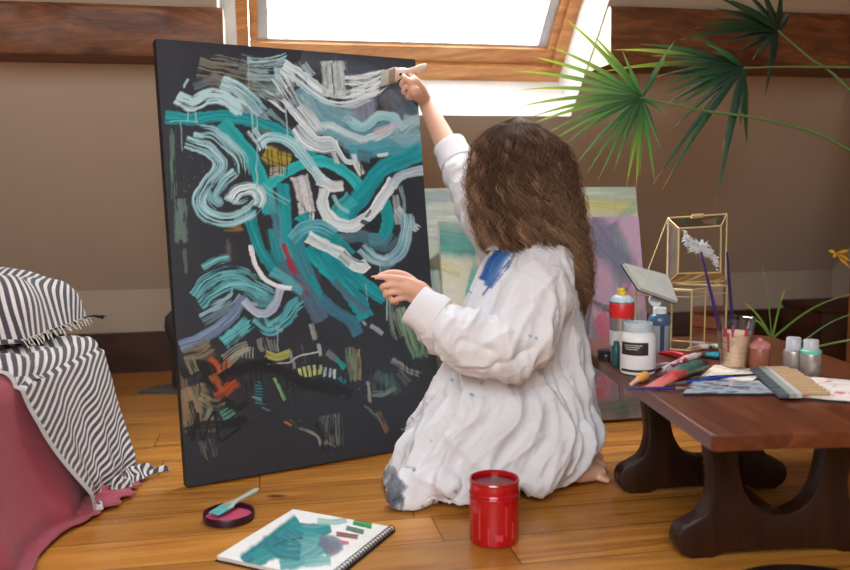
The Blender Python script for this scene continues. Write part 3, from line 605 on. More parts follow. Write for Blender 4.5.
def train(a, b):     # corner lying on the floor
    e = thr(1, .42+.58*a); w_ = .02+.055*a**1.5
    x = e.x+b*w_*1.0; y = e.y+.02*b*a; return Vector((x, y, .017+.012*(1-b)*(1+math.sin(a*9))+.012*math.sin(b*5+a*7)**2*(b < .95)))
m.grid(train, 50, 20, colfn=lambda a, b: ((a*.24+b*.09)/PER, 0, 0))
def topfar(a, b):    # falls over the far end
    s = a*.52; p = thr(s/.923, 1); return Vector((p.x, p.y+.012*math.sin(b*1.5)+.01*b*math.sin(a*22), p.z-b*.2))
m.grid(topfar, 60, 20, colfn=lambda a, b: ((a*.4+b*.2)/PER, 0, 0))
o = m.build('cloth', m_stripe, throw, world=True, angle=180); bake(o, [('SOLIDIFY', dict(thickness=.0035, offset=1.))])
m = M(); P = [thr(a, 0)+Vector((.002, -.002, .004)) for a in np.linspace(.05, 1, 120)]
m.tube(P, .008, 8, flat=.5); m.build('hem', m_hem, throw, world=True, label='plain grey rolled hem')
# folded grey-white part on top near the camera
def foldg(a, b):
    s = .0+a*.56; p = thr(s/.923, .02+b*.22); h = .022*math.sin(min(1, b*1.0)*PI)**.6*(1 if a < .9 else max(0, (1-a)*10))
    return Vector((p.x, p.y, p.z+h+.006+.004*math.sin(a*17+b*6)))
m = M(); m.grid(foldg, 80, 20, colfn=lambda a, b: ((a*.9+b*.12)/PER*.5, 0, 0)); m.build('turned_fold', m_stripe, throw, world=True, angle=180)
# pillow
pil = thing('pillow', 'plump striped pillow with a fringed end at the far end of the bed', 'pillow', (-1.16, 2.24, BZ+.02))
def pilf(u, v, top):
    X = -1.66+u*.655; e = (1-abs(2*u-1)**12)*(1-abs(2*v-1)**3.2); e = max(e, 0)**.42
    zt = (.164-.025*u*u)*e; Y = 2.10+v*.40
    slump = .03*noise.noise((X*5, Y*6, 2))+.012*noise.noise((X*16, Y*14, 5))
    z = BZ+.045+(.022+.13*(1-max(0, u-.5)*.25))*0+(zt*.98+slump*e if top else -.02*e)
    return Vector((X+.02*math.sin(v*9)*e, Y-.05*e*(1-v), z+.02))
m = M(); m.grid(lambda a, b: pilf(a, b, True), 80, 60, colfn=lambda a, b: ((a*.62+.20*b+.05*max(0, a-.7)*10*b+.01*math.sin(b*8))/PER*.9, 0, 0))
m.grid(lambda a, b: pilf(a, b, False), 30, 20, colfn=lambda a, b: (a*20, 0, 0)); m.build('cover', m_stripe, pil, world=True, angle=180)
m = M()
for i in range(26):
    v = i/25; p = pilf(1, v, True)+Vector((-.004, 0, .0)); q = [p]
    L = random.uniform(.012, .026)
    for k in range(1, 5): q.append(p+Vector((L*k/4, random.uniform(-.006, .006), -.010*(k/4)**2*2+random.uniform(-.003, .003))))
    m.tube(q, .0016, 5)
for v, col in ((.95, 0),):
    p = pilf(1, v, True)
m.build('fringe', m_fringe, pil, world=True, label='cream knotted fringe')
m = M(); p = pilf(1, .93, True)
for k in range(9): m.tube([p, p+Vector((.03, random.uniform(-.01, .01), .006)), p+Vector((.062, random.uniform(-.02, .02), random.uniform(-.004, .01)))], .002, 5)
m.build('tassel', mat('black_wool', (30, 30, 30), .9), pil, world=True, label='small black tassel at the corner')
# ------------------------------------------------------------------ grey stand behind the canvas
m_gst = mat('dark_grey_metal', (66, 70, 70), .55, .3)
b0 = G(166, 391); st = thing('floor_stand', 'dark grey rounded stand on a flat foot behind the left edge of the black canvas', 'stand', (b0.x+.03, b0.y+.02, 0))
m = M(); m.prism([(-.13, -.07), (.1, -.09), (.13, 0), (.1, .09), (-.02, .09), (-.1, .0)], 0, .012); m.build('foot', mat('grey_foot_plate', (92, 94, 96), .5), st)
m = M(); m.lathe([(.03, .012), (.038, .03), (.036, .08), (.03, .13), (.035, .19), (.052, .235), (.06, .27), (.055, .31), (.03, .335), (0, .34)], (.03, 0, 0), 32); m.build('body', m_gst, st)
# ------------------------------------------------------------------ coffee table
TH = .35; TT = .03; TW_, TL = .64, 1.08; trz = math.radians(4.6)
nearl = G(713, 436, TH)
ctr = nearl+Matrix.Rotation(trz, 3, 'Z') @ Vector((TW_/2, TL/2, 0)); ctr.z = 0
m_mah = wood('mahogany', (78, 36, 20), (104, 52, 30), (128, 70, 42), 'Y', .32, 1, .1); m_dark = wood('dark_oak', (30, 13, 7), (48, 22, 12), (62, 30, 16), 'Z', .38, 1, .12)
table = thing('coffee_table', 'low reddish brown wooden coffee table on carved trestle legs, covered with paints', 'coffee table', (ctr.x, ctr.y, 0), trz)
TM = Matrix.Translation((ctr.x, ctr.y, 0)) @ Matrix.Rotation(trz, 4, 'Z')
c_ = .035; hw, hl = TW_/2, TL/2
bm = bmesh.new(); out = [(-hw, -hl+c_*0.2), (-hw+c_*.2, -hl), (hw-c_, -hl), (hw, -hl+c_), (hw, hl-c_), (hw-c_, hl), (-hw+c_, hl), (-hw, hl-c_)]
vs = [bm.verts.new((x, y, TH-TT)) for x, y in out]; f = bm.faces.new(vs); r = bmesh.ops.extrude_face_region(bm, geom=[f])
for v in r['geom']:
    if isinstance(v, bmesh.types.BMVert): v.co.z = TH
bmesh.ops.recalc_face_normals(bm, faces=bm.faces[:]); bmesh.ops.bevel(bm, geom=[e for e in bm.edges if e.verts[0].co.z > TH-.001 and e.verts[1].co.z > TH-.001], offset=.005, segments=3, affect='EDGES', profile=.5)
bm.verts.index_update(); m = M(); m.add([v.co[:] for v in bm.verts], [[v.index for v in f.verts] for f in bm.faces]); bm.free()
m.build('tabletop', m_mah, table, angle=30)
m = M(); ai = .035
m.build if 0 else None

half = crom([(.105, .318), (.10, .25), (.095, .2), (.082, .15), (.055, .112), (.02, .096), (0, .094)], 6)
outer = crom([(.175, .318), (.168, .27), (.158, .2), (.155, .15), (.168, .105), (.195, .085), (.222, .07), (.233, .045), (.225, .018), (.20, 0.001)], 6)
botm = [(.15, .001), (.125, .012), (.05, .014)]
prof = [tuple(p) for p in half[::-1]]+[tuple(p) for p in outer]+botm
full = prof+[(-x, z) for x, z in prof[::-1] if abs(x) > 1e-6]
for yy, nm in ((-.27, 'trestle'), (.14, 'trestle')):
    m = M(); n = len(full)
    V = [(x-.055, yy-.027, z) for x, z in full]+[(x-.055, yy+.027, z) for x, z in full]
    F = [(k, (k+1) % n, n+(k+1) % n, n+k) for k in range(n)]
    bm = bmesh.new(); b = [bm.verts.new(v) for v in V]
    f1 = bm.faces.new(b[:n]); f2 = bm.faces.new(b[n:][::-1])
    for f in F: bm.faces.new([b[i] for i in f])
    bmesh.ops.recalc_face_normals(bm, faces=bm.faces[:])
    bmesh.ops.bevel(bm, geom=[e for e in bm.edges if abs(e.verts[0].co.y-e.verts[1].co.y) < 1e-6], offset=.006, segments=2, affect='EDGES', profile=.5)
    bmesh.ops.triangulate(bm, faces=[f for f in bm.faces if len(f.verts) > 6]); bm.verts.index_update()
    m.add([v.co[:] for v in bm.verts], [[v.index for v in f.verts] for f in bm.faces]); bm.free(); m.build(nm, m_dark, table, angle=35)
m = M(); m.box((-.055, -.065, .062), (.04, .41-.054, .05), .005); m.build('stretcher', m_dark, table)
# ------------------------------------------------------------------ things on the table
def T(px, py, z=TH): return G(px, py, z)
m_black = mat('black_plastic', (20, 20, 22), .35); m_whitepl = mat('white_plastic', (226, 228, 230), .35, 0, .03)
m_label_b = mat('black_paper_label', (34, 34, 36), .5); m_labw = mat('white_paper_label', (205, 205, 205), .5)
m_silver = mat('aluminium', (176, 178, 180), .28, .85, .05); m_brass = mat('brass_edging', (232, 206, 146), .35, .55, .06)
m_col = colmat('mixed_enamel', .4, .06)
# spray can
p = T(621, 361); can = thing('spray_can', 'spray paint can with red band and yellow nozzle at the back left of the table', 'spray can', p)
m = M(); m.lathe([(.030, 0), (.0335, .002), (.0335, .006), (.032, .009), (.032, .155), (.0335, .158), (.0335, .163)], n=40); m.build('body', m_silver, can)
m = M(); m.lathe([(.0325, .045), (.0326, .0455), (.0326, .085), (.0325, .0855)], n=40); m.build('white_label', m_labw, can)
m = M(); m.lathe([(.0328, .120), (.0335, .122), (.0335, .158), (.0325, .16)], n=40); m.build('red_band', mat('red_enamel', (214, 40, 40), .35), can)
m = M(); m.lathe([(.033, .162), (.031, .168), (.024, .176), (.018, .179), (.012, .18)], n=40); m.build('dome', mat('pale_blue_dome', (196, 216, 228), .3), can)
m = M(); m.lathe([(.010, .179), (.012, .181), (.012, .189), (.008, .191), (.007, .198), (.0, .199)], n=24); m.box((-.008, 0, .194), (.01, .006, .005), .001); m.build('nozzle', mat('yellow_nozzle', (232, 196, 50), .4), can)
# white acrylic jar
p = T(637.5, 373); jar = thing('paint_jar', 'white plastic acrylic jar with a black label at the left of the table', 'jar', p)
m = M(); m.lathe([(.036, 0), (.042, .003), (.044, .01), (.044, .088), (.042, .098), (.036, .105), (.034, .108)], n=48); m.build('body', m_whitepl, jar)
m = M(); m.lathe([(.033, .106), (.0355, .107), (.0355, .127), (.034, .129), (.031, .129), (.030, .118), (0, .118)], n=48); m.build('neck', mat('grey_blue_crusted_neck', (176, 190, 198), .5, 0, .2, 60), jar)
def patch(r, a0, a1, z0, z1, n=20):
    m = M(); m.grid(lambda u, v: (r*math.cos(a0+(a1-a0)*u), r*math.sin(a0+(a1-a0)*u), z0+(z1-z0)*v), n, 1); return m
patch(.0444, math.radians(-165), math.radians(-70), .052, .084).build('black_label', m_label_b, jar)
m = patch(.0444, math.radians(-165), math.radians(-30), .010, .016); m.build('label_line', m_label_b, jar)
m = M()
for i, (a, b, z) in enumerate(((-150, -90, .076), (-150, -98, .071), (-146, -104, .066))): 
    q = patch(.0447, math.radians(a), math.radians(b), z, z+.0016); m.add(q.v, q.f)
m.build('label_print', m_labw, jar)
m = M(); m.lathe([(0, .119), (.0305, .119)], n=32); m.build('paint', mat('white_paint', (214, 222, 224), .3), jar)
# black lid and slim teal bottle
p = T(606, 360); lid = thing('screw_lid', 'black screw lid lying beside the white jar', 'lid', p)
m = M(); m.lathe([(.0235, 0), (.025, .001), (.025, .012), (.023, .014), (.0225, .018), (.0, .018)], n=40); m.lathe([(.0225, .018), (.0238, .02), (.0238, .026), (.022, .028), (0, .028)], n=40); m.build('cap', m_black, lid)
p = T(616, 366); tb = thing('small_bottle', 'slim dark teal bottle squeezed beside the white jar', 'bottle', p)
m = M(); m.lathe([(.010, 0), (.011, .002), (.011, .05), (.007, .056), (.007, .066), (0, .067)], n=24); m.build('body', mat('dark_teal', (22, 84, 84), .4), tb)
# slate bottle with white flip cap
p = T(659, 352); sb = thing('flip_cap_bottle', 'slate blue paint bottle with an open white flip cap', 'bottle', p)
m = M(); m.lathe([(.026, 0), (.029, .004), (.029, .075), (.029, .08)], n=40); m.build('body', mat('clear_pale_plastic', (150, 160, 170), .25), sb)
m = M(); m.lathe([(.029, .079), (.031, .083), (.031, .095), (.026, .106), (.020, .111), (.018, .112)], n=40); m.build('shoulder', mat('slate_blue_paint', (70, 96, 122), .3), sb)
m = M(); m.add(*[[(-.006, -.0295, .0), (.006, -.0295, 0), (.006, -.0295, .08), (-.006, -.0295, .08)], [(0, 1, 2, 3)]]); m.build('label_stripe', mat('navy_stripe', (44, 60, 84), .4), sb)
m = M(); m.lathe([(.019, .111), (.019, .126), (.017, .128), (0, .128)], n=32); m.build('cap', m_whitepl, sb)
mw = Matrix.Translation((-.018, 0, .146)) @ Matrix.Rotation(math.radians(-65), 4, 'Y') @ Matrix.Rotation(math.radians(-12), 4, 'X')
m = M(); m.lathe([(0, -.003), (.017, -.003), (.0185, -.001), (.0185, .005), (.0165, .005), (.0160, .001), (0, .001)], n=32, mw=Matrix.Translation((-.016, -.004, .148)) @ Matrix.Rotation(math.radians(78), 4, 'X') @ Matrix.Rotation(.2, 4, 'Y')); m.build('flip_lid', m_whitepl, sb)
# plastic cup with paint water and two brushes
p = T(734, 367); cup = thing('plastic_cup', 'clear plastic cup half full of peach paint water, holding two brushes', 'cup', p)
m = M(); m.lathe([(.034, 0), (.035, .002), (.049, .125), (.0515, .127), (.0515, .131), (.0485, .131), (.0475, .125), (.0335, .004), (0, .003)], n=56); m.build('cup_wall', m_clear, cup)
t = NT('peach_paint_water'); n = t.noise(28, t.coords(0, (1, 1, 3)), 4, dist=.8); t.base(t.ramp(n, [(.3, lin((222, 168, 138))), (.5, lin((238, 194, 162))), (.62, lin((190, 170, 126))), (.75, lin((214, 140, 130)))])); t.set(Roughness=.35)
m = M(); m.lathe([(.0325, .005), (.0335, .008), (.0435, .092), (0, .092)], n=56); m.build('paint_water', t.m, cup)
m_splash = mat('crimson_splash', (168, 64, 84), .4)
for a, z, w_, h_ in ((-2.6, .095, .25, .022), (-2.1, .1, .12, .03), (-1.4, .097, .3, .02), (-.8, .1, .2, .026), (-2.35, .07, .12, .05), (.3, .095, .3, .02)):
    q = patch(.0462, a, a+w_, z-h_*.5, z+h_*.5, 6); m = M(); m.add([(x*(1+(zz-.1)*2.2), y*(1+(zz-.1)*2.2), zz) for x, y, zz in q.v], q.f); m.build('paint_splash', m_splash, cup)
0 and m.build('paint_splashes', mat('crimson_splash', (168, 64, 84), .4), cup)
m = M(); q = patch(.0455, -.95, -.25, .085, .126, 8); m.add([(x*(1+(zz-.1)*1.6), y*(1+(zz-.1)*1.6), zz) for x, y, zz in q.v], q.f); m.build('teal_smear', mat('teal_smear', (92, 176, 176), .4), cup)
def brush_round(name, label, a, b, r0, r1, mats, parts=(.72, .86)):
    a = Vector(a); b = Vector(b); o = thing(name, label, 'paintbrush', a); d = b-a
    P = lambda t: d*t
    m = M(); m.tube([P(t) for t in np.linspace(0, parts[0], 12)], [r0*(.45+.55*math.sin(min(1, t*1.2+.15)*PI*.5))*(1 if t < 1 else 1) for t in np.linspace(0, 1, 12)], 10); m.build('handle', mats[0], o)
    m = M(); m.tube([P(t) for t in np.linspace(parts[0], parts[1], 4)], [r0*.95, r0, r1, r1], 10); m.build('ferrule', mats[1], o)
    m = M(); m.tube([P(t) for t in np.linspace(parts[1], 1, 6)], [r1, r1*1.15, r1*1.1, r1*.8, r1*.5, .0004], 10); m.build('bristles', mats[2], o)
    return o
m_navy = mat('navy_lacquer', (38, 34, 84), .25); m_navy2 = mat('purple_lacquer', (60, 40, 110), .25); m_blue = mat('bright_blue_lacquer', (30, 76, 170), .25); m_brist = mat('brown_bristle', (96, 66, 40), .8)
zc = cup.location
for (px, py), (qx, qy), lab, mm in (((701, 252), (721, 335), 'left of the two navy brushes standing in the plastic cup', m_navy2), ((727, 252), (733, 332), 'right of the two navy brushes standing in the plastic cup', m_navy)):
    top = W(px, py, zc.y-.005); mid = W(qx, qy, zc.y+.0); d = (mid-top).normalized(); bot = top+d*((TH+.012-top.z)/d.z); bot.x = min(max(bot.x, zc.x-.026), zc.x+.026); 
    brush_round('paintbrush', lab, top, bot, .0042, .0038, (mm, m_silver, m_brist))['group'] = 'brushes in the plastic cup'
# pinkish brown jar with lid
p = T(759, 369); j2 = thing('glaze_jar', 'small reddish brown jar with a pink crusted lid beside the plastic cup', 'jar', p)
m = M(); m.lathe([(.024, 0), (.0265, .003), (.0265, .05), (.024, .056)], n=36); m.build('body', mat('terracotta_paint_jar', (150, 88, 70), .35, 0, .3, 50), j2)
m = M(); m.lathe([(.0255, .055), (.0262, .056), (.0255, .066), (.016, .072), (.008, .075), (.006, .08), (0, .082)], n=36); m.build('lid', mat('pink_crusted_lid', (204, 130, 128), .6, 0, .3, 70), j2)
# silver pots with clear caps
for px, py, lab in ((792.5, 373, 'silver glitter pot with clear cap beside the reddish jar'), (810, 376, 'silver glitter pot with clear cap and a mint green collar')):
    p = T(px, py); o = thing('glitter_pot', lab, 'pot', p, group='glitter pots')
    m = M(); m.lathe([(.022, 0), (.0245, .003), (.0245, .052), (.023, .057), (.018, .060)], n=36); m.build('body', mat('brushed_silver', (172, 164, 160), .35, .6, .3, 60), o)
    m = M(); m.lathe([(.0185, .059), (.0175, .088), (.016, .090), (0, .090)], n=32); m.build('cap', mat('frosted_clear_cap', (206, 206, 214), .3, 0, .05, 30, 0, Alpha=.75), o)
    if px > 800: m = M(); m.lathe([(.0235, .056), (.0245, .058), (.0245, .064), (.02, .067), (.0185, .066)], n=36); m.build('collar', mat('mint_collar', (120, 200, 176), .4), o)
# ------------------------------------------------------------------ brass edged glass box
def frame_edges(m, pts, edges, r=.0022):
    for a, b in edges: m.tube([pts[a], pts[b]], r, 6)
gy = 2.42
F0 = Vector((T(694, 352).x, T(694, 352).y, 0)); gb = thing('glass_box', 'brass edged glass box with its faceted lid open, at the back of the table', 'glass box', (F0.x, F0.y, TH))
A = W(692, 290, F0.y); zt = A.z
Lc = W(636, 289, F0.y+.07); Rc = W(727, 285, F0.y+.10)
A = Vector((A.x, A.y, zt)); Lc.z = zt; Rc.z = zt; Bc = Lc+Rc-A
low = [Vector((v.x, v.y, TH+.004)) for v in (A, Lc, Bc, Rc)]; hi = [A, Lc, Bc, Rc]
mid = [l.lerp(h, .88) for l, h in zip(low, hi)]
m = M(); E4 = [(0, 1), (1, 2), (2, 3), (3, 0)]
frame_edges(m, low, E4); frame_edges(m, hi, E4, .0026); frame_edges(m, mid, E4, .0014); frame_edges(m, low+hi, [(k, k+4) for k in range(4)], .003); 
pm = [low[0].lerp(low[3], .38), hi[0].lerp(hi[3], .38)]; frame_edges(m, pm, [(0, 1)])
m.build('brass_frame', m_brass, gb, world=True)
m = M()
for k in range(4): m.add([low[k], low[(k+1) % 4], hi[(k+1) % 4], hi[k]], [(0, 1, 2, 3)])
m.add(low, [(0, 1, 2, 3)]); m.build('glass_panes', m_clear, gb, False, True)
# lid: truncated pyramid, hinged and standing nearly upright, facing the camera
yl = Bc.y-.02
o4 = [W(668, 218, yl+.03), W(727, 214, yl+.03), W(725.5, 281, yl-.0), W(667, 283, yl)]; i4 = [W(679, 228.5, yl-.045), W(721, 226, yl-.045), W(720.5, 272.5, yl-.06), W(678, 273.5, yl-.06)]
lidp = M(); frame_edges(lidp, o4, E4, .0026); frame_edges(lidp, i4, E4, .0026); frame_edges(lidp, o4+i4, [(k, k+4) for k in range(4)], .002)
lidp.tube([o4[2].lerp(o4[3], .2), W(726, 288, yl)], .003, 6); lidp.tube([o4[3].lerp(o4[2], .1), hi[2].lerp(hi[1], .5)], .003, 6)
lidp.tube([o4[0].lerp(o4[1], .4)+Vector((0, 0, .002)), o4[0].lerp(o4[1], .6)+Vector((0, 0, .002))], .005, 8)
ld = lidp.build('lid_frame', m_brass, gb, world=True)
m = M(); m.add(i4, [(0, 1, 2, 3)])
for k in range(4): m.add([o4[k], o4[(k+1) % 4], i4[(k+1) % 4], i4[k]], [(0, 1, 2, 3)])
m.v = [tuple(Vector(v)) for v in m.v]; m.build('lid_glass', m_clear, gb, False, True)
m = M(); m.tube([o4[0]+Vector((.0, 0, 0)), W(649, 268, yl-.06), hi[1].lerp(hi[0], .25)], .0016, 6); m.build('lid_stay', m_brass, gb, world=True)
# white quartz cluster / feather inside the lid
fe = M(); r_ = np.random.default_rng(5)
for k in range(150):
    t = k/149; a = W(683+35*t+r_.uniform(-2, 2), 234+30*t+4*math.sin(t*7)+r_.uniform(-4, 4), yl-.015+r_.uniform(-.008, .008)); w2 = .020*math.sin((t*.9+.08)*PI)
    d = Vector((r_.uniform(-1, 1), r_.uniform(-.1, .1), r_.uniform(-.6, .6))).normalized()*w2; fe.tube([a-d*.8, a+Vector((.004, -.003, 0)), a+d], [.0008, .0026, .0006], 5)
tag(fe.build('feather', mat('white_feather', (222, 222, 226), .8), None, world=False), 'fluffy white feather tucked inside the raised glass lid', 'feather')
# pale notebook propped on the box
a, b, c, d = W(624.5, 263, F0.y-.035), W(668, 275, F0.y+.02), W(678, 301, F0.y-.02), W(641, 288, F0.y-.075)
nbk = thing('notebook', 'small pale notebook lying tilted across the left corner of the glass box', 'notebook', d)
nn = (b-a).cross(d-a).normalized(); nn = nn if nn.z > 0 else -nn
m = M(); q = [a, b, c, d]; lo_ = [v-nn*.011 for v in q]; m.add(q+lo_, [(0, 1, 2, 3), (0, 4, 5, 1), (1, 5, 6, 2), (2, 6, 7, 3), (3, 7, 4, 0)]); m.build('pages', mat('grey_white_pages', (206, 210, 204), .7, 0, .15, 60), nbk, False, True)
m = M(); ct = (a+b+c+d)/4; q2 = [ct+(v-ct)*1.03-nn*.011 for v in q]; m.add(q2+[v-nn*.003 for v in q2], [(0, 1, 2, 3), (4, 7, 6, 5), (0, 4, 5, 1), (1, 5, 6, 2), (2, 6, 7, 3), (3, 7, 4, 0)]); m.build('cover', mat('dark_cover', (50, 48, 52), .5), nbk, False, True)
# ------------------------------------------------------------------ paint tubes
def paint_tube(label, p0, p1, r, cols, cap=(40, 40, 44), roll=0., z=None):
    """lies from crimp p0 to cap p1 on the table"""
    p0 = Vector(p0); p1 = Vector(p1); o = thing('paint_tube', label, 'paint tube', p0, group='paint tubes'); d = p1-p0; L = d.length; x = d.normalized()
    up = Vector((0, 0, 1)); y = up.cross(x).normalized(); up = x.cross(y)
    m = M(); N = 22; K = 24; V = []; C = []; F = []
    for i in range(N+1):
        t = i/N; a = r*(1.12-.12*min(1, t*1.6)); b = r*min(1, .1+t*1.35) ; tt = t*.86
        for k in range(K):
            th = 2*PI*k/K; wv = 1+.05*noise.noise((t*5, math.cos(th)*2, r*90+roll))
            V.append(x*(tt*L)+y*(a*math.cos(th)*wv)+up*(b*math.sin(th)*wv+b*1.0))
            C.append(lin(cols[int(max(0, min(len(cols)-1, t*len(cols)+1.6*noise.noise((t*7, math.cos(th)*2, r*500)))))]))
    F = [(i*K+k, i*K+(k+1) % K, (i+1)*K+(k+1) % K, (i+1)*K+k) for i in range(N) for k in range(K)]+[tuple(range(K))[::-1]]
    m.add(V, F, 0, C); e = x*(.86*L)+up*r
    m.tube([e, e+x*L*.03, e+x*L*.05], [r, r*.7, r*.45], K, col=lin(cols[-1])); m.build('tube_body', m_tubep, o)
    m = M(); m.tube([e+x*L*.05, e+x*L*.14], [r*.62, r*.55], 16); m.build('cap', mat('tube_cap', cap, .4), o)
    return o
m_tubep = colmat('printed_metal_tube', .3, .15, 50, .2, 120)
def tp(px, py, dz=.001): p = T(px, py); return (p.x, p.y, TH+dz)
paint_tube('large pink, red and teal paint tube at the front left of the tabletop', tp(651, 389), tp(705, 371), .017, [(214, 120, 116), (222, 108, 104), (196, 60, 60), (70, 120, 104), (46, 92, 84)])
paint_tube('bright red paint tube behind the large pink and teal one', tp(656, 352), tp(690, 362), .010, [(190, 24, 34), (176, 20, 32)], (150, 20, 30))
paint_tube('white and crimson paint tube crossing the heap', tp(664, 369), tp(700, 358), .009, [(226, 206, 212), (190, 70, 100), (222, 214, 218)], (210, 200, 204))
paint_tube('dark plum crumpled tube beside the white jar', tp(658, 377), tp(682, 370), .011, [(88, 52, 66), (160, 140, 150), (60, 44, 56)])
paint_tube('silver crumpled tube in front of the glass box', tp(668, 363), tp(650, 374), .007, [(190, 184, 190), (130, 116, 126)], (220, 220, 222))
paint_tube('pale pink tube lying against the glass box', tp(686, 349), tp(712, 350), .008, [(222, 150, 164), (210, 180, 190)], (60, 80, 60))
paint_tube('olive green tube behind the turquoise palette', tp(700, 346), tp(728, 352), .008, [(120, 140, 90), (200, 206, 190)], (70, 60, 40))
# palette with turquoise
p = T(718, 357); pal = thing('paint_palette', 'black palette with a pool of turquoise paint behind the large tube', 'palette', p)
m = M(); m.lathe([(.0, 0), (.046, 0), (.05, .002), (.05, .006), (.046, .007), (0, .005)], n=32, sy=.85); m.build('tray', m_black, pal)
m = M(); m.prism([(-.036, -.012), (-.01, -.032), (.03, -.028), (.042, -.002), (.026, .026), (-.004, .03), (-.03, .014)], .005, .009); m.build('turquoise_paint', mat('turquoise_paint', (0, 172, 196), .35), pal)
# sponge dabber
p = tp(631, 387); q_ = tp(644, 381); o = thing('sponge_dabber', 'orange topped dabber lying at the left edge of the table', 'dabber', p)
d = Vector(q_)-Vector(p)
m = M(); m.tube([Vector((0, 0, .006)), d*.5+Vector((0, 0, .008))], [.004, .006], 12); m.build('handle', mat('peach_handle', (232, 190, 160), .5), o)
m = M(); m.tube([d*.5+Vector((0, 0, .009)), d*.7+Vector((0, 0, .011)), d*1.1+Vector((0, 0, .011)), d*1.3+Vector((0, 0, .01))], [.006, .011, .011, .006], 16); m.build('sponge', mat('orange_sponge', (232, 168, 84), .9), o)
# long brushes lying in front
def lay(label, a, b, r, mats_): a = tp(*a, dz=.006); b = tp(*b, dz=.006); o = brush_round('paintbrush', label, a, b, r, r*.9, mats_); o['group'] = 'brushes lying on the table'; return o
lay('purple handled brush lying nearest the left front edge of the table', (628, 391), (694, 391), .004, (m_navy2, m_silver, m_brist))
lay('bright blue handled brush lying across the paint-smeared sheets', (738, 377.5), (664, 388), .0042, (m_blue, m_silver, m_brist))
lay('dark blue brush behind the bright blue handled one', (755, 377), (690, 380.5), .0036, (m_navy, m_silver, m_brist))
# sheets
def sheet(name, label, cat, pts, h, painter_cols, z0=0., seed=1, base=(220, 214, 210)):
    P = [T(*p) for p in pts]; c = sum(P, Vector())/len(P); o_ = M(); n = 44
    def fn(u, v):
        a = P[0].lerp(P[1], u); b = P[3].lerp(P[2], u); p = a.lerp(b, v); return Vector((p.x, p.y, TH+z0+h+.0015*noise.noise((u*3, v*3, seed))))
    U, V = np.meshgrid(np.linspace(0, 1, n+1), np.linspace(0, 1, n+1)); U = U.ravel(); V = V.ravel(); pt = Paint(U*100, V*100, base); r = np.random.default_rng(seed)
    for k in range(len(painter_cols)*10): x, y = r.uniform(0, 100, 2); pt.stroke([(x, y), (x+r.uniform(-25, 25), y+r.uniform(-12, 12))], r.uniform(6, 16), painter_cols[k % len(painter_cols)], .95, .25, .4)
    root = thing(name, label, cat, (c.x, c.y, TH+z0))
    o_.v = [tuple(fn(u, v)) for u, v in zip(U, V)]; o_.f = [(j*(n+1)+i, j*(n+1)+i+1, (j+1)*(n+1)+i+1, (j+1)*(n+1)+i) for j in range(n) for i in range(n)]; o_.m = [0]*len(o_.f); o_.c = [tuple(x) for x in pt.C]
    o_.build('painted_sheet', m_paintm, root, True, True)
    mm = M(); lo_ = [Vector((p.x, p.y, TH+z0+.0004)) for p in P]; hi_ = [Vector((p.x, p.y, TH+z0+h-.0006)) for p in P]
    mm.add(lo_+hi_, [(0, 1, 5, 4), (1, 2, 6, 5), (2, 3, 7, 6), (3, 0, 4, 7), (4, 5, 6, 7), (3, 2, 1, 0)]); mm.build('pad_edge', m_blackedge if h > .004 else m_cream, root, False, True)
    return root
sheet('palette_pad', 'paint smeared black-edged pad at the front of the tabletop', 'palette pad', [(683, 396), (776, 396), (758, 383), (694, 383)], .006, [(60, 72, 90), (150, 170, 186), (120, 60, 70), (80, 130, 130), (210, 190, 200)], 0, 3, (150, 156, 168))
sheet('paper_sheet', 'cream paper sheet between the cup and the long brushes', 'paper', [(700, 378), (752, 382), (770, 371), (714, 366)], .003, [(240, 226, 206), (232, 200, 180)], 0, 5, (236, 228, 212))
sheet('watercolour_block', 'watercolour block with pink strokes at the right front of the table', 'painted pad', [(790, 399), (862, 405), (868, 384), (786, 377)], .006, [(222, 96, 116), (236, 200, 200), (196, 214, 196), (240, 226, 220)], 0, 8, (232, 222, 216))
# joined flat brush
A_, B_, C_, D_ = T(750, 373), T(779, 402), T(831, 401), T(792, 373)
jb = thing('multi_brush', 'wide joined brush of many wooden handles resting on the pads', 'paintbrush', (B_.x, B_.y, TH+.008))
def jp(u, v, z): p = A_.lerp(D_, u).lerp(B_.lerp(C_, u), v); return Vector((p.x, p.y, TH+.008+z))
def slab(m, u0, u1, v0, v1, z0, z1):
    q = [jp(u0, v0, z0), jp(u1, v0, z0), jp(u1, v1, z0), jp(u0, v1, z0), jp(u0, v0, z1), jp(u1, v0, z1), jp(u1, v1, z1), jp(u0, v1, z1)]
    m.add(q, [(3, 2, 1, 0), (4, 5, 6, 7), (0, 1, 5, 4), (1, 2, 6, 5), (2, 3, 7, 6), (3, 0, 4, 7)])
m = M()
for k in range(40): slab(m, 0, .2+.02*math.sin(k*3), k/40, (k+.8)/40, 0, .006+.001*math.sin(k*5))
m.build('bristles', mat('dark_grey_bristle', (78, 84, 92), .8), jb, False, True)
m = M(); slab(m, .2, .34, 0, 1, 0, .009); m.build('binding', mat('green_grey_binding', (150, 160, 150), .5), jb, False, True)
m = M(); slab(m, .34, .44, 0, 1, 0, .010); m.build('ferrule', mat('pale_ferrule', (214, 214, 214), .35, .3), jb, False, True)
m = M()
for k in range(11):
    v = (k+.5)/11; m.tube([jp(.44, v, .006), jp(.7, v, .0065), jp(1, v+.01, .006)], [.0062, .0058, .005], 10)
m.build('bamboo_handles', mat('bamboo', (192, 160, 122), .5, 0, .2, 40), jb, True, True)
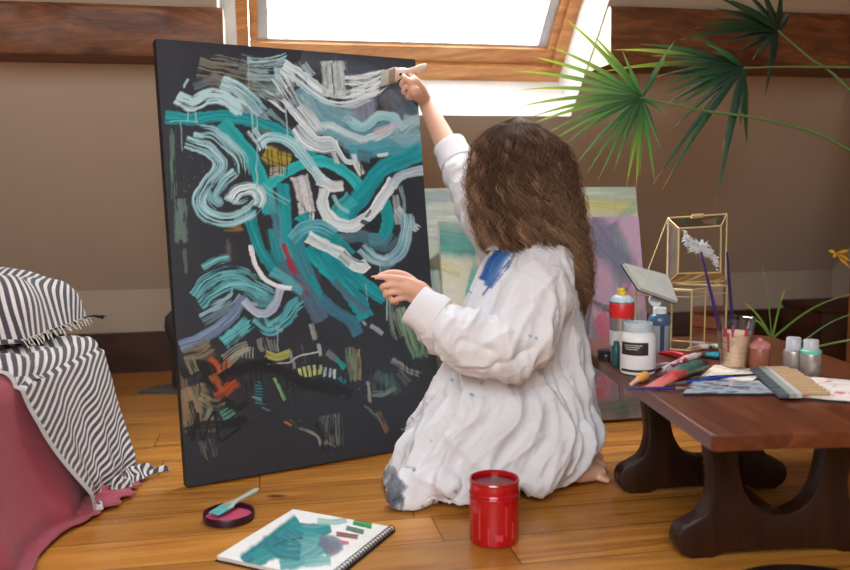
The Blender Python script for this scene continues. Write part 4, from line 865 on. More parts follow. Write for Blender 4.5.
# ------------------------------------------------------------------ floor things
p = G(496, 549); rj = thing('red_paint_jar', 'open translucent red plastic paint jar on the floor in front of the kneeling painter', 'jar', (p.x, p.y+.05, 0))
m_redpl = mat('red_plastic', (176, 10, 22), .16, 0, .15, 14, 0, Coat_Weight=.5); m_redin = mat('red_paint_inside', (120, 6, 16), .3)
m = M(); m.lathe([(.050, 0), (.056, .003), (.058, .012), (.058, .108), (.0565, .114), (.0555, .116)], n=64); m.build('body', m_redpl, rj)
m = M(); m.lathe([(.0555, .115), (.0585, .117), (.0595, .119), (.0585, .122), (.0575, .124), (.0575, .144), (.0585, .147), (.057, .150), (.0535, .149), (.0525, .144), (.052, .11), (.052, .10)], n=64); m.build('neck', m_redpl, rj)
m = M(); m.lathe([(0, .085), (.035, .084), (.052, .09), (.0522, .135), (.0526, .14)], n=64); m.build('paint', m_redin, rj)
m = M()
for a, z0, z1, w_ in ((-2.3, .02, .09, .08), (-1.9, .01, .05, .05), (-1.2, .03, .1, .06), (-.9, .02, .06, .1), (-1.6, .02, .035, .3), (-2.7, .01, .09, .04)):
    q = patch(.0584, a, a+w_, z0, z1, 5); m.add(q.v, q.f)
m.build('paint_runs', mat('pinkish_run', (206, 62, 72), .3), rj)
p = G(229, 519); pl = thing('jar_lid', 'dark lid used as a saucer with pink paint on the floor near the black canvas', 'lid', (p.x, p.y, 0))
m = M(); m.lathe([(.060, 0), (.063, .002), (.063, .019), (.0615, .021), (.0595, .019), (.0585, .007), (0, .006)], n=56); m.build('rim', mat('plum_black_plastic', (46, 16, 30), .35), pl)
m = M(); m.lathe([(0, .0075), (.03, .0085), (.058, .0075)], n=48); m.build('pink_paint', mat('rose_paint', (196, 78, 112), .45, 0, .3, 50), pl)
# flat brush resting in the lid
a_ = G(258, 489, .035); b_ = Vector((p.x-.035, p.y-.012, .018)); fb = thing('flat_brush', 'flat brush with grey handle and teal-loaded bristles resting on the dark lid', 'paintbrush', b_)
def flat_brush(root, tip, end, wid, up, cols, thick=.01, world=True):
    tip = Vector(tip); end = Vector(end); d = (end-tip); L = d.length; x = d/L; y = Vector(up).cross(x).normalized(); z = x.cross(y)
    def seg(name, stations, mt, lab=None, n=16):
        m = M(); V = []
        for t, w_, th in stations:
            for k in range(n):
                a = 2*PI*k/n; ca, sa = math.cos(a), math.sin(a); ex = .55
                V.append(tip+x*(t*L)+y*(w_/2*math.copysign(abs(ca)**ex, ca))+z*(th/2*math.copysign(abs(sa)**ex, sa)))
        N = len(stations); F = [(i*n+k, i*n+(k+1) % n, (i+1)*n+(k+1) % n, (i+1)*n+k) for i in range(N-1) for k in range(n)]+[tuple(range(n))[::-1], tuple((N-1)*n+k for k in range(n))]
        m.add(V, F); return m.build(name, mt, root, True, world)
    seg('bristles', [(0, wid*.96, thick*.3), (.03, wid, thick*.6), (.2, wid*.98, thick)], cols[0])
    seg('ferrule', [(.2, wid*1.02, thick*1.1), (.34, wid*1.02, thick*1.1)], cols[1])
    seg('handle', [(.34, wid*.9, thick), (.4, wid*.62, thick*1.1), (.5, wid*.36, thick*1.15), (.7, wid*.34, thick*1.1), (.9, wid*.46, thick*1.05), (.97, wid*.42, thick), (1, wid*.22, thick*.7)], cols[2])
flat_brush(fb, b_, a_, .036, (0, 0, 1), (mat('teal_loaded_bristle', (90, 176, 178), .5, 0, .35, 60), mat('paint_smeared_ferrule', (150, 186, 180), .4, .3, .35, 50), mat('grey_green_handle', (176, 186, 170), .45)), .009)
# sketchbook
c1, c2, c3 = G(293, 509, .012), G(393, 527, .012), G(226, 562, .012); e1 = c2-c1; e2 = c3-c1
e2 = e2-e1*(e2.dot(e1)/e1.length_squared)*.85
skb = thing('sketchbook', 'open wire-bound sketchbook with a teal blot and colour swatches, on the floor in front', 'sketchbook', (c1.x, c1.y, 0))
nu, nv = 150, 150; U, V = np.meshgrid(np.linspace(0, 1, nu+1), np.linspace(0, 1, nv+1)); U = U.ravel(); V = V.ravel(); L1 = e1.length; L2 = e2.length*.95; E1 = e1.normalized(); E2 = e2.normalized()
Pw = np.array(c1)+np.outer(U*L1, E1)+np.outer(V*L2, E2)
X, Y = proj(Pw); pt = Paint(X, Y, (236, 236, 234)); s = pt.stroke
s([(300, 524), (285, 534), (262, 552), (246, 564)], 24, (40, 140, 146), 1, .08, .25, (24, 112, 120)); s([(290, 528), (315, 530), (330, 527)], 14, (30, 150, 152), 1, .1, .2); s([(300, 540), (320, 545), (300, 558), (280, 562)], 22, (50, 142, 146), .95, .12, .3, (80, 160, 160)); s([(255, 560), (285, 545)], 18, (44, 150, 152), .9, .1, .3)
s([(268, 540), (282, 550), (300, 552)], 20, (36, 132, 140), 1, .05, .25, (24, 112, 120)); s([(284, 532), (300, 540)], 18, (40, 140, 146), 1, .05, .2); s([(320, 540), (336, 545), (325, 552)], 16, (108, 116, 136), .95, .15, .3, (90, 110, 130)); s([(318, 521), (334, 522), (346, 520)], 7, (168, 204, 198), .95, .15, .3); s([(305, 562), (330, 560)], 12, (120, 184, 184), .95, .15, .3)
s([(354, 522), (371, 526)], 6, (20, 140, 70), 1, 0, .1); s([(347, 528), (363, 532)], 5, (92, 122, 98), 1, .05, .1); s([(337, 534), (357, 537)], 5, (150, 84, 86), 1, .05, .1); s([(341, 542), (348, 543)], 4, (214, 110, 130), 1, 0, .3)
s([(274, 546), (288, 540)], 2.5, (30, 70, 76), .8, .5); s([(292, 540), (304, 538)], 2.5, (30, 70, 76), .8, .5); s([(330, 545), (333, 552)], 3, (170, 90, 100), .7, .2, .5)
m = M(); m.v = [tuple(v) for v in Pw]; m.f = [(j*(nu+1)+i, (j+1)*(nu+1)+i, (j+1)*(nu+1)+i+1, j*(nu+1)+i+1) for j in range(nv) for i in range(nu)]; m.m = [0]*len(m.f); m.c = [tuple(c) for c in pt.C]
m.build('page', m_paintm, skb, True, True)
mw = Matrix((E1, E2, E1.cross(E2))).transposed().to_4x4(); mw.translation = Vector((c1.x, c1.y, 0)); sg = 1 if E1.cross(E2).z > 0 else -1
def bx(m, x0, x1, y0, y1, z0, z1): m.box(((x0+x1)/2, (y0+y1)/2, sg*(z0+z1)/2), (x1-x0, y1-y0, z1-z0), 0, 0, mw)
m = M(); bx(m, .001, L1-.001, .001, L2-.001, .0035, .0118); m.build('page_block', mat('page_edges', (206, 200, 190), .8), skb, False, True)
m = M(); bx(m, -.002, L1+.006, -.002, L2+.002, .0004, .0034); m.build('back_cover', m_black, skb, False, True)
m = M(); nr_ = 26
for k in range(nr_):
    y = L2*(k+.5)/nr_; cpt = [mw @ Vector((L1-.001+.0085*math.cos(a), y, sg*(.0095+.0085*math.sin(a)))) for a in np.linspace(0, 2*PI, 13)]; m.tube(cpt, .0011, 5, caps=False)
m.build('wire_binding', mat('dark_wire', (40, 38, 42), .4, .6), skb, True, True)
# dark glossy thing at the lower right corner: a round black case very near the lens
p = W(822, 560, 1.32); pf = thing('black_pouf', 'glossy black round pouf, its rim just showing in the lower right corner', 'pouf', (p.x+.03, 1.36, 0))
zt = W(790, 548, 1.55).z
m = M(); m.lathe([(.10, 0), (.16, .01), (.185, .06), (.19, zt*.55), (.18, zt-.05), (.165, zt-.02), (.13, zt-.005), (.06, zt), (0, zt)], n=64); m.build('cover', mat('black_leather', (16, 16, 19), .3), pf)
m = M(); m.tube([(.181*math.cos(a), .181*math.sin(a), zt-.045) for a in np.linspace(0, 2*PI, 60)], .004, 8); m.build('piping', m_black, pf)
# dark chest at the back right
a = W(793, 302, 3.95); b = W(842, 302, 3.95); ch = thing('wooden_chest', 'low dark brown wooden chest against the back wall at the right', 'chest', (a.x+.25, 3.95, 0), ROT)
zc2 = a.z
m = M(); m.box((0, 0, zc2*.45), (.46, .3, zc2*.9), .006); m.build('body', m_skirt, ch)
m = M(); m.box((0, 0, zc2*.95), (.48, .32, zc2*.1-.002), .006); m.build('lid', m_skirt, ch)
m = M(); m.box((0, -.155, zc2*.8), (.03, .01, .04), .002); m.build('latch', m_brass, ch)
# ------------------------------------------------------------------ palm
m_pot = mat('terracotta', (150, 84, 56), .8); m_soil = mat('soil', (44, 32, 24), .95, 0, .3, 60, .5)
t = NT('palm_leaf'); n = t.noise(20, t.coords(), 3); a = t.new('ShaderNodeAttribute', attribute_name='Col'); t.base(t.mix(1., a.outputs['Color'], t.math('MULTIPLY_ADD', n, .3, .85), 'MULTIPLY')); t.set(Roughness=.42)
t.b.inputs['Transmission Weight'].default_value = 0.
tl = t.new('ShaderNodeBsdfTranslucent'); t.l(t.mix(1., a.outputs['Color'], (1.25, 1.3, .7), 'MULTIPLY'), tl.inputs[0]); mx = t.new('ShaderNodeMixShader'); mx.inputs[0].default_value = .35; t.l(t.b.outputs[0], mx.inputs[1]); t.l(tl.outputs[0], mx.inputs[2]); t.l(mx.outputs[0], t.n['Material Output'].inputs[0])
m_leaf = t.m; m_stem = mat('palm_stem', (96, 124, 66), .45)
palm = thing('fan_palm', 'fan palm with long arching green fronds reaching in from the right', 'palm', (1.72, 2.55, 0))
m = M(); m.lathe([(.13, 0), (.14, .01), (.18, .29), (.195, .3), (.195, .34), (.175, .34), (.165, .29), (.16, .28)], n=48); m.build('pot', m_pot, palm)
m = M(); m.lathe([(0, .295), (.1, .3), (.163, .29)], n=32); m.build('soil', m_soil, palm)
crown = Vector((1.72, 2.55, .62)); m = M(); m.tube([(0, 0, .29), (.01, 0, .45), (0, 0, .66)], [.035, .04, .03], 14); m.build('trunk', mat('fibrous_trunk', (92, 66, 44), .9, 0, .3, 40, .6), palm)
def frond(hub, tips, Yh, stempts, dark=(44, 92, 50), tipc=(90, 140, 50), wid=.0115, seed=0, droop=.25):
    r = np.random.default_rng(seed); hubp = W(*hub, Yh); m = M()
    for i, tp_ in enumerate(tips):
        dy = r.uniform(-.11, .11); tip = W(tp_[0], tp_[1], Yh+dy); L = (tip-hubp).length; mid = hubp.lerp(tip, .5)+Vector((0, 0, L*droop*.35*(1 if abs(tip.z-hubp.z) < L*.9 else .2)))
        N = 14; V = []; C = []; F = []; d0 = (tip-hubp).normalized(); side = d0.cross(Vector((r.uniform(-.3, .3), -1, r.uniform(-.3, .5)))).normalized(); nrm = side.cross(d0)
        light = len(tp_) > 2
        for k in range(N+1):
            t_ = k/N; p = hubp*(1-t_)**2+mid*2*t_*(1-t_)+tip*t_*t_; w_ = wid*(.35+2.2*t_) if t_ < .3 else wid*1.01*(1-((t_-.3)/.7)**1.3)
            w_ = max(w_, .0007); c = np.array(lin(dark))*(1-t_**2)+np.array(lin(tipc if not light else (170, 190, 60)))*t_**2
            if k > N-2 and r.random() < .5: c = np.array(lin((170, 130, 70)))
            V += [p-side*w_*.5, p+nrm*w_*.28, p+side*w_*.5]; C += [tuple(c)]*3
        for k in range(N): b = k*3; F += [(b, b+1, b+4, b+3), (b+1, b+2, b+5, b+4)]
        m.add(V, F, 0, C)
    fr = m.build('frond', m_leaf, palm, True, True, 180)
    P = crom([hubp]+[Vector(s_) for s_ in stempts]+[crown], 8); m = M(); m.tube([Vector(p) for p in P], [.0028+.0035*i/len(P) for i in range(len(P))], 8); m.tube([Vector(P[0])+Vector((-.012, 0, .002)), Vector(P[0]), Vector(P[1])], [.001, .005, .003], 8)
    m.build('stem', m_stem, fr, world=False)
    st_ = fr.children[0]; st_.location = -Vector(palm.location)
F1 = [(563, 17, 1), (590, 32, 1), (548, 46, 1), (528, 56, 1), (511, 71, 1), (520, 90, 1), (514, 108, 1), (528, 118, 1), (527, 126, 1), (540, 137), (552, 141), (562, 147), (573, 168), (588, 172), (598, 181), (614, 171), (626, 189, 1), (636, 190, 1), (631, 168, 1), (640, 175), (655, 184), (661, 150), (668, 115), (605, 60), (622, 50), (664, 62), (675, 40)]
frond((642, 98), F1, 2.75, [W(700, 110, 2.75), W(770, 121, 2.74), W(846, 148, 2.7)], (54, 98, 58), (112, 146, 72), seed=1, wid=.017)
F2 = [(597, 73, 1), (612, 50, 1), (640, 44), (652, 56), (650, 68), (652, 78), (655, 88), (658, 98), (664, 106), (674, 110), (690, 112), (652, 186), (662, 190), (672, 130), (690, 34), (680, 50), (715, 205), (722, 150), (747, 150), (740, 130), (710, 110), (668, 62), (706, 44)]
frond((744, 68), F2, 2.82, [W(800, 67, 2.82), W(880, 72, 2.78), W(960, 110, 2.72)], (34, 70, 52), (64, 100, 66), seed=2, wid=.022)
F3 = [(680, 40), (694, 28), (705, 20), (712, 8), (724, -2), (742, -12), (760, -14), (724, 44), (716, 34), (738, 54), (752, 60), (765, 96), (768, 62), (782, -14), (700, -10), (792, 10)]
frond((778, 31), F3, 2.86, [W(810, 58, 2.84), W(850, 90, 2.8)], (30, 54, 38), (44, 72, 46), seed=3, wid=.023)
# low grassy leaves behind the glitter pots
base = W(772, 339, 2.74)
gp = [((745, 303, 1), 0), ((785, 289), 0), ((762, 262, 1), 0), ((850, 294), 0), ((752, 318), 0)]
m = M(); r = np.random.default_rng(9)
for (tp_, _) in gp:
    tip = W(tp_[0], tp_[1], 2.74+(-.06 if tp_[0] < 800 else .05)); d0 = (tip-base).normalized(); side = d0.cross(Vector((0, -1, 0))).normalized(); L = (tip-base).length; N = 10; V = []; F = []; C = []
    for k in range(N+1):
        t_ = k/N; p = base.lerp(tip, t_)+Vector((0, 0, L*.08*math.sin(t_*PI))); w_ = (.008 if tp_[0] != 762 else .004)*math.sin((.15+.85*(1-t_))*PI*.6); V += [p-side*w_*.5, p+Vector((0, -.001, 0)), p+side*w_*.5]; C += [lin((104, 140, 76)) if t_ < .8 else lin((170, 160, 90))]*3
    for k in range(N): b = k*3; F += [(b, b+1, b+4, b+3), (b+1, b+2, b+5, b+4)]
    m.add(V, F, 0, C)
fr = m.build('frond', m_leaf, palm, True, True, 180)
P = crom([base, W(800, 349, 2.76), W(850, 340, 2.76), crown-Vector((.0, 0, .2))], 8); m = M(); m.tube([Vector(p)-palm.location for p in P], .004, 8); m.build('stem', m_stem, fr)
for a_, b_, Yd in (((798, 344), (852, 314), 2.74),):
    m = M(); A1, B1 = W(*a_, Yd), W(*b_, Yd); Cn = crown-Vector((0, 0, .1)); P = crom([A1, B1, Cn], 10); m.tube([Vector(p)-palm.location for p in P], [.0008]+[.004]*(len(P)-1), 8, flat=.5, col=lin((96, 132, 74))); m.build('young_leaf', m_leaf, palm)
    o = bpy.data.objects[-1] if 0 else None
hub = W(836, 253, 2.5); m = M()
for q_ in ((850, 250), (852, 262), (850, 268), (828, 250), (833, 258)):
    tip = W(*q_, 2.5); s_ = (tip-hub).cross(Vector((0, -1, 0))).normalized()*.006; mid = hub.lerp(tip, .5); m.add([hub, mid-s_, tip, mid+s_], [(0, 1, 2, 3)], 0, lin((206, 150, 40)))
m.tube([hub, W(850, 262, 2.52), W(880, 300, 2.54), crown], .002, 6, col=lin((120, 120, 60))); m.build('yellowed_leaf', m_leaf, palm, True, True, label='small yellowed leaf')
# ------------------------------------------------------------------ the painter
def capsule(m, P, R, n=20):
    """rounded chain through points with a radius each"""
    P = [Vector(p) for p in P]; N = len(P); st = []; rr = []
    d = (P[1]-P[0]).normalized()
    for k in range(5): a = PI/2*k/5; st.append(P[0]-d*R[0]*math.cos(a)); rr.append(max(1e-4, R[0]*math.sin(a)))
    C = crom(P, 6) if N > 2 else np.array([P[0]+(P[1]-P[0])*t for t in np.linspace(0, 1, 6)])
    for i, c in enumerate(C):
        t = i/(len(C)-1)*(N-1); k = min(int(t), N-2); f = t-k; st.append(Vector(c)); rr.append(R[k]*(1-f)+R[k+1]*f)
    d = (P[-1]-P[-2]).normalized()
    for k in range(4, -1, -1): a = PI/2*k/5; st.append(P[-1]+d*R[-1]*math.cos(a)); rr.append(max(1e-4, R[-1]*math.sin(a)))
    m.tube(st, rr, n)
def ellip(m, c, r, rot=None, n=24):
    prof = [(max(1e-4, math.sin(a)), -math.cos(a)) for a in np.linspace(0, PI, 15)]
    mw = Matrix.Translation(Vector(c)) @ (rot.to_4x4() if rot else Matrix.Identity(4)) @ Matrix.Diagonal((*r, 1)); m.lathe(prof, n=n, mw=mw)
skin = NT('skin'); n_ = skin.noise(14, skin.coords(), 4); skin.base(skin.mix(n_, lin((212, 160, 134)), lin((230, 182, 156)))); skin.set(Roughness=.5); skin.b.inputs['Subsurface Weight'].default_value = .12
skin.b.inputs['Subsurface Radius'].default_value = (.02, .008, .004); skin.b.inputs['Subsurface Scale'].default_value = .4; skin.bump(skin.noise(400, skin.coords(), 2), .08, .001); m_skin = skin.m
headc = W(508, 170, 2.38); fd = Vector((-.80, .52, .16)).normalized(); sx_ = fd.cross(Vector((0, 0, 1))).normalized(); hu = sx_.cross(fd)
HR = Matrix((sx_, fd, hu)).transposed()          # x right, y face, z up
def Hd(x, y, z): return headc+HR @ Vector((x, y, z))
b = M()
ellip(b, Hd(0, -.012, .02), (.074, .092, .088), HR); ellip(b, Hd(0, .022, -.045), (.054, .062, .066), HR); ellip(b, Hd(0, .062, -.088), (.022, .02, .018), HR)
ellip(b, Hd(0, .083, .012), (.05, .014, .016), HR)
capsule(b, [Hd(0, .086, .005), Hd(0, .104, -.026), Hd(0, .098, -.034)], [.008, .011, .010], 12); ellip(b, Hd(.012, .092, -.034), (.008, .01, .007), HR); ellip(b, Hd(-.012, .092, -.034), (.008, .01, .007), HR)
ellip(b, Hd(0, .084, -.056), (.022, .010, .005), HR); ellip(b, Hd(0, .083, -.065), (.019, .010, .006), HR)
for s_ in (-1, 1): ellip(b, Hd(s_*.074, -.01, -.015), (.008, .018, .03), HR); ellip(b, Hd(s_*.04, .06, -.03), (.02, .02, .016), HR)
neckb = W(520, 243, 2.36); chest = W(530, 300, 2.34); waist = W(540, 365, 2.34); pelv = Vector((.345, 2.34, .20))
capsule(b, [Hd(0, -.02, -.05), (headc+neckb)/2+Vector((.008, 0, -.01)), neckb], [.052, .050, .06]); capsule(b, [neckb, chest, waist, pelv], [.07, .108, .095, .115])
shL, elL, wrL = W(538, 266, 2.20), W(508, 349, 2.11), W(431, 301, 2.16)
shR, elR, wrR = W(500, 247, 2.47), W(460, 172, 2.60), W(424, 99, 2.75)
capsule(b, [shL, chest+Vector((0, 0, .07)), shR], [.045, .075, .045]); capsule(b, [shL, elL], [.042, .04]); capsule(b, [elL, elL.lerp(wrL, .35), wrL], [.040, .039, .026])
capsule(b, [shR, elR], [.05, .038]); capsule(b, [elR, elR.lerp(wrR, .3), wrR], [.038, .0385, .0235])
for yo, kx in ((0, 0), (.17, .02)):
    hip = Vector((.34, 2.27+yo, .19)); kn = Vector((-.01+kx, 2.155+yo*1.05, .062)); an = Vector((.36+kx, 2.235+yo*.8, .052)); ft = Vector((.475+kx, 2.285+yo*.75, .032))
    capsule(b, [hip, hip.lerp(kn, .5)+Vector((0, 0, .012)), kn], [.075, .066, .052]); capsule(b, [kn+Vector((.005, 0, -.012)), kn.lerp(an, .45)+Vector((0, 0, .012)), an], [.048, .054, .036])
    capsule(b, [an+Vector((.02, 0, .012)), an.lerp(ft, .55)+Vector((0, 0, .005)), ft], [.036, .034, .022]); ellip(b, an+Vector((.035, .005, .035)), (.03, .027, .028))
    for k in range(5): q0 = ft+Vector((0, -.026+.013*k, -.006)); capsule(b, [q0, q0+Vector((.022-.003*abs(k-1), 0, -.008))], [.0105, .008], 10)
# left hand, pointing towards the picture
def chain(pts, R): capsule(b, [W(*p) for p in pts], R, 12)
chain([(431, 301, 2.16), (419, 291, 2.152), (407, 286, 2.146)], [.024, .027, .022])
chain([(425, 293, 2.155), (412, 285, 2.145), (403, 281, 2.14)], [.018, .018, .012]); chain([(424, 302, 2.16), (412, 296, 2.155), (405, 293, 2.152)], [.018, .018, .012])
chain([(405, 280, 2.138), (391, 277.5, 2.132), (381, 277, 2.13), (372.5, 277.5, 2.13)], [.0098, .0085, .0075, .0055])
chain([(404, 286, 2.14), (390, 284.5, 2.13), (382, 287, 2.135), (386, 291, 2.15)], [.0098, .0086, .0078, .006])
chain([(405, 292, 2.146), (392, 292, 2.135), (385, 295, 2.142), (391, 298, 2.158)], [.0094, .0082, .0074, .006])
chain([(408, 297, 2.156), (398, 299, 2.146), (392, 301.5, 2.152), (397, 303, 2.168)], [.0085, .0074, .0068, .0055])
chain([(422, 290, 2.17), (407, 277, 2.18), (393, 273, 2.172), (380, 275, 2.15)], [.014, .0115, .0098, .0065])
# right hand round the brush
cn = wd.cross(upv).normalized(); cpl = CB
def oncanvas(px, py, off=0.):
    d = Vector(ray(px, py)); o = Vector((0, 0, H)); t = (cpl+cn*off-o).dot(cn)/d.dot(cn); return o+d*t
tipb = oncanvas(381, 79, .012); yt = tipb.y
yb = yt-.06                                           # depth of the grip
dy = yb-2.86
chain([(424, 99, 2.75), (418, 90, 2.80+dy*.7), (414, 83, 2.835+dy)], [.0225, .026, .021])
chain([(419, 97, 2.77+dy*.5), (414, 91, 2.82+dy), (411, 87, 2.835+dy)], [.018, .018, .013])
chain([(416, 81, 2.84+dy), (409, 72.5, 2.865+dy), (401, 70, 2.885+dy), (394, 71.5, 2.895+dy)], [.0105, .0092, .0082, .0062])
chain([(413, 84, 2.84+dy), (404.5, 81, 2.85+dy), (401.5, 85.5, 2.86+dy), (406, 88, 2.86+dy)], [.010, .0088, .008, .0062])
chain([(414, 88.5, 2.835+dy), (406, 87.5, 2.84+dy), (403.5, 92, 2.85+dy), (408, 93.5, 2.855+dy)], [.0096, .0084, .0076, .006])
chain([(416, 93, 2.82+dy), (409.5, 93.5, 2.825+dy), (407.5, 97.5, 2.835+dy), (411, 98.5, 2.845+dy)], [.0088, .0076, .007, .0056])
chain([(420, 94, 2.78+dy*.6), (412, 84, 2.80+dy*.9), (406, 79, 2.82+dy), (401, 74.5, 2.835+dy)], [.0135, .0112, .0098, .0072])
person = b.build('person', m_skin, None)
bake(person, [('REMESH', dict(mode='VOXEL', voxel_size=.0034)), ('SMOOTH', dict(factor=.5, iterations=3))])
for p_ in person.data.polygons: p_.use_smooth = True
tag(person, 'kneeling woman with wavy brown hair and paint-stained white shirt, reaching up to the canvas', 'person')
# nails
m_nail = mat('dark_nail_varnish', (28, 24, 34), .2)
def nail(p, q_, up, w_=.0052): 
    p = W(*p); q_ = W(*q_); d = (q_-p).normalized(); m = M(); u_ = Vector(up).normalized(); R_ = Matrix((d, u_.cross(d).normalized(), u_)).transposed(); ellip(m, q_-d*.002+u_*.0066, (.0065, w_, .0022), R_, 12); m.build('fingernail', m_nail, person, label='dark varnished fingernail')
nail((406, 79, 2.82+dy), (401, 74.5, 2.835+dy), (-.2, -1, .25), .006); nail((401.5, 85.5, 2.86+dy), (406, 88, 2.86+dy), (.2, -.8, -.4)); nail((403.5, 92, 2.85+dy), (408, 93.5, 2.855+dy), (.2, -.8, -.4))
nail((381, 277, 2.13), (372.5, 277.5, 2.13), (-.3, -.75, -.3), .0045)
for s_ in (-1, 1):
    m = M(); ellip(m, Hd(s_*.03, .078, -.005), (.0125, .0125, .0115), HR, 16); e = m.build('eye', mat('eye_white', (232, 230, 226), .2), person)
    m = M(); ellip(m, Hd(s_*.031, .088, -.004), (.006, .004, .006), HR, 12); m.build('iris', mat('brown_iris', (50, 32, 22), .2), e)
    m = M(); m.tube([Hd(s_*.012, .09, .018), Hd(s_*.032, .086, .024), Hd(s_*.05, .068, .018)], [.0015, .003, .001], 6); m.build('eyebrow', mat('brow_hair', (60, 42, 32), .8), person)
m = M(); m.tube([Hd(-.02, .085, -.0605), Hd(0, .0945, -.0605), Hd(.02, .085, -.0605)], [.001, .005, .001], 8, flat=.8); m.build('lips', mat('lips', (176, 92, 88), .4), person)
# ------------------------------------------------------------------ shirt
sh = M(); NR = 48
rings = [((502, 239), (546, 240), 2.36, .07, .07, 0), ((489, 250), (561, 252), 2.355, .13, .12, -.005), ((482, 265), (570, 266), 2.35, .17, .15, 0), ((471, 290), (576, 290), 2.34, .15, .16, 0),
         ((457, 325), (578, 325), 2.33, .135, .17, 0), ((446, 360), (582, 360), 2.33, .135, .18, 0), ((428, 396), (590, 395), 2.325, .165, .2, 0), ((408, 432), (598, 418), 2.32, .20, .23, 0),
         ((394, 460), (599, 434), 2.315, .215, .24, 0), ((385, 482), (588, 456), 2.31, .225, .24, .012), ((380, 500), (566, 476), 2.30, .225, .24, .042)]
ST = []
for L_, R_, yc, hn, hf, dz in rings:
    A = W(*L_, yc-.03); B = W(*R_, yc+.02); ST.append((A, B, yc, hn, hf, dz))
def ringpts(st):
    A, B, yc, hn, hf, dz = st; C = (A+B)/2; ax = (B-A)/2; out = []
    for k in range(NR):
        a = 2*PI*k/NR; ca, sa = math.cos(a), math.sin(a); ex = .86; ca = math.copysign(abs(ca)**ex, ca); sa = math.copysign(abs(sa)**ex, sa)
        p = C+ax*ca+Vector((0, (hf if sa > 0 else hn)*sa, dz*max(0, -sa))); p.z = max(p.z, .012); out.append(p)
    return out
V = [p for st in ST for p in ringpts(st)]; F = [(i*NR+k, i*NR+(k+1) % NR, (i+1)*NR+(k+1) % NR, (i+1)*NR+k) for i in range(len(ST)-1) for k in range(NR)]
F += [tuple(range(NR))[::-1], tuple((len(ST)-1)*NR+k for k in range(NR))]; sh.add(V, F)
# the shirt tail trailing on the floor at the left
capsule(sh, [Vector((.03, 2.13, .06)), Vector((-.06, 2.13, .035)), Vector((-.108, 2.14, .014))], [.052, .028, .008]); capsule(sh, [Vector((.03, 2.25, .07)), Vector((-.05, 2.25, .045)), Vector((-.105, 2.24, .02))], [.05, .03, .009]); capsule(sh, [Vector((.05, 2.11, .06)), Vector((-.02, 2.10, .03)), Vector((-.075, 2.10, .012))], [.045, .022, .007])
SLP = [W(542, 268, 2.25), W(534, 300, 2.17), W(524, 335, 2.12), W(504, 350, 2.105), W(476, 345, 2.11), W(452, 332, 2.12), W(434, 318, 2.135)]
capsule(sh, SLP, [.085, .086, .086, .084, .080, .072, .056], 32)
SRP = [W(506, 252, 2.44), W(482, 212, 2.52), W(466, 182, 2.575), W(455, 156, 2.635)]
capsule(sh, SRP, [.078, .070, .056, .047], 32)
cufd = (W(412, 303, 2.15)-SLP[-1]).normalized()
shirt = sh.build('shirt', m_white, person)
bake(shirt, [('REMESH', dict(mode='VOXEL', voxel_size=.0046)), ('SMOOTH', dict(factor=.6, iterations=5))])
me = shirt.data; nv_ = len(me.vertices); co = np.empty(nv_*3, np.float32); me.vertices.foreach_get('co', co); co = co.reshape(-1, 3); nn_ = np.empty(nv_*3, np.float32); me.vertices.foreach_get('normal', nn_); nn_ = nn_.reshape(-1, 3)
def seg_t(P, a, b):
    a = np.array(a); b = np.array(b); d = b-a; L = np.linalg.norm(d); d = d/L; t = (P-a)@d; r = np.linalg.norm((P-a)-np.outer(t, d), axis=1); return t/L, r
def nz(P, f, seed): return np.array([noise.noise((p[0]*f[0]+seed, p[1]*f[1]-seed, p[2]*f[2])) for p in P])
D = np.zeros(nv_); X, Y = proj(co)
w1 = nz(co, (4.5, 4.5, 4.5), 1.3); w2 = nz(co, (11, 11, 11), 5.1); w3 = nz(co, (24, 24, 24), 8.8)
# long drapes: coordinate across the fall of the cloth on the back and skirt
skirt = np.clip((.62-co[:, 2])/.25, 0, 1)
ang = np.arctan2(co[:, 1]-2.33, co[:, 0]-.27)
def ridge(x): return 1-2*np.abs(x-np.floor(x)-.5)*1.0
dr = ridge(ang*2.1+co[:, 2]*1.2+w1*1.1); D += skirt*(.020*(dr**2-.33)); dr = ridge(ang*4.7-co[:, 2]*2.+w1*1.6+3.3); D += skirt*.009*(dr**2-.33)
def fold(a, b, w_, h, wob=.012):
    """a crease line between two sight points on the near side"""
    global D
    ax, ay = a; bx_, by_ = b; L = math.hypot(bx_-ax, by_-ay); t = ((X-ax)*(bx_-ax)+(Y-ay)*(by_-ay))/L/L; d = ((X-ax)*(by_-ay)-(Y-ay)*(bx_-ax))/L+w1*wob*400
    D += 1.5*h*np.exp(-np.abs(d/w_)**1.25)*np.clip(t*5, 0, 1)*np.clip((1-t)*5, 0, 1)*(nn_[:, 1] < .15)
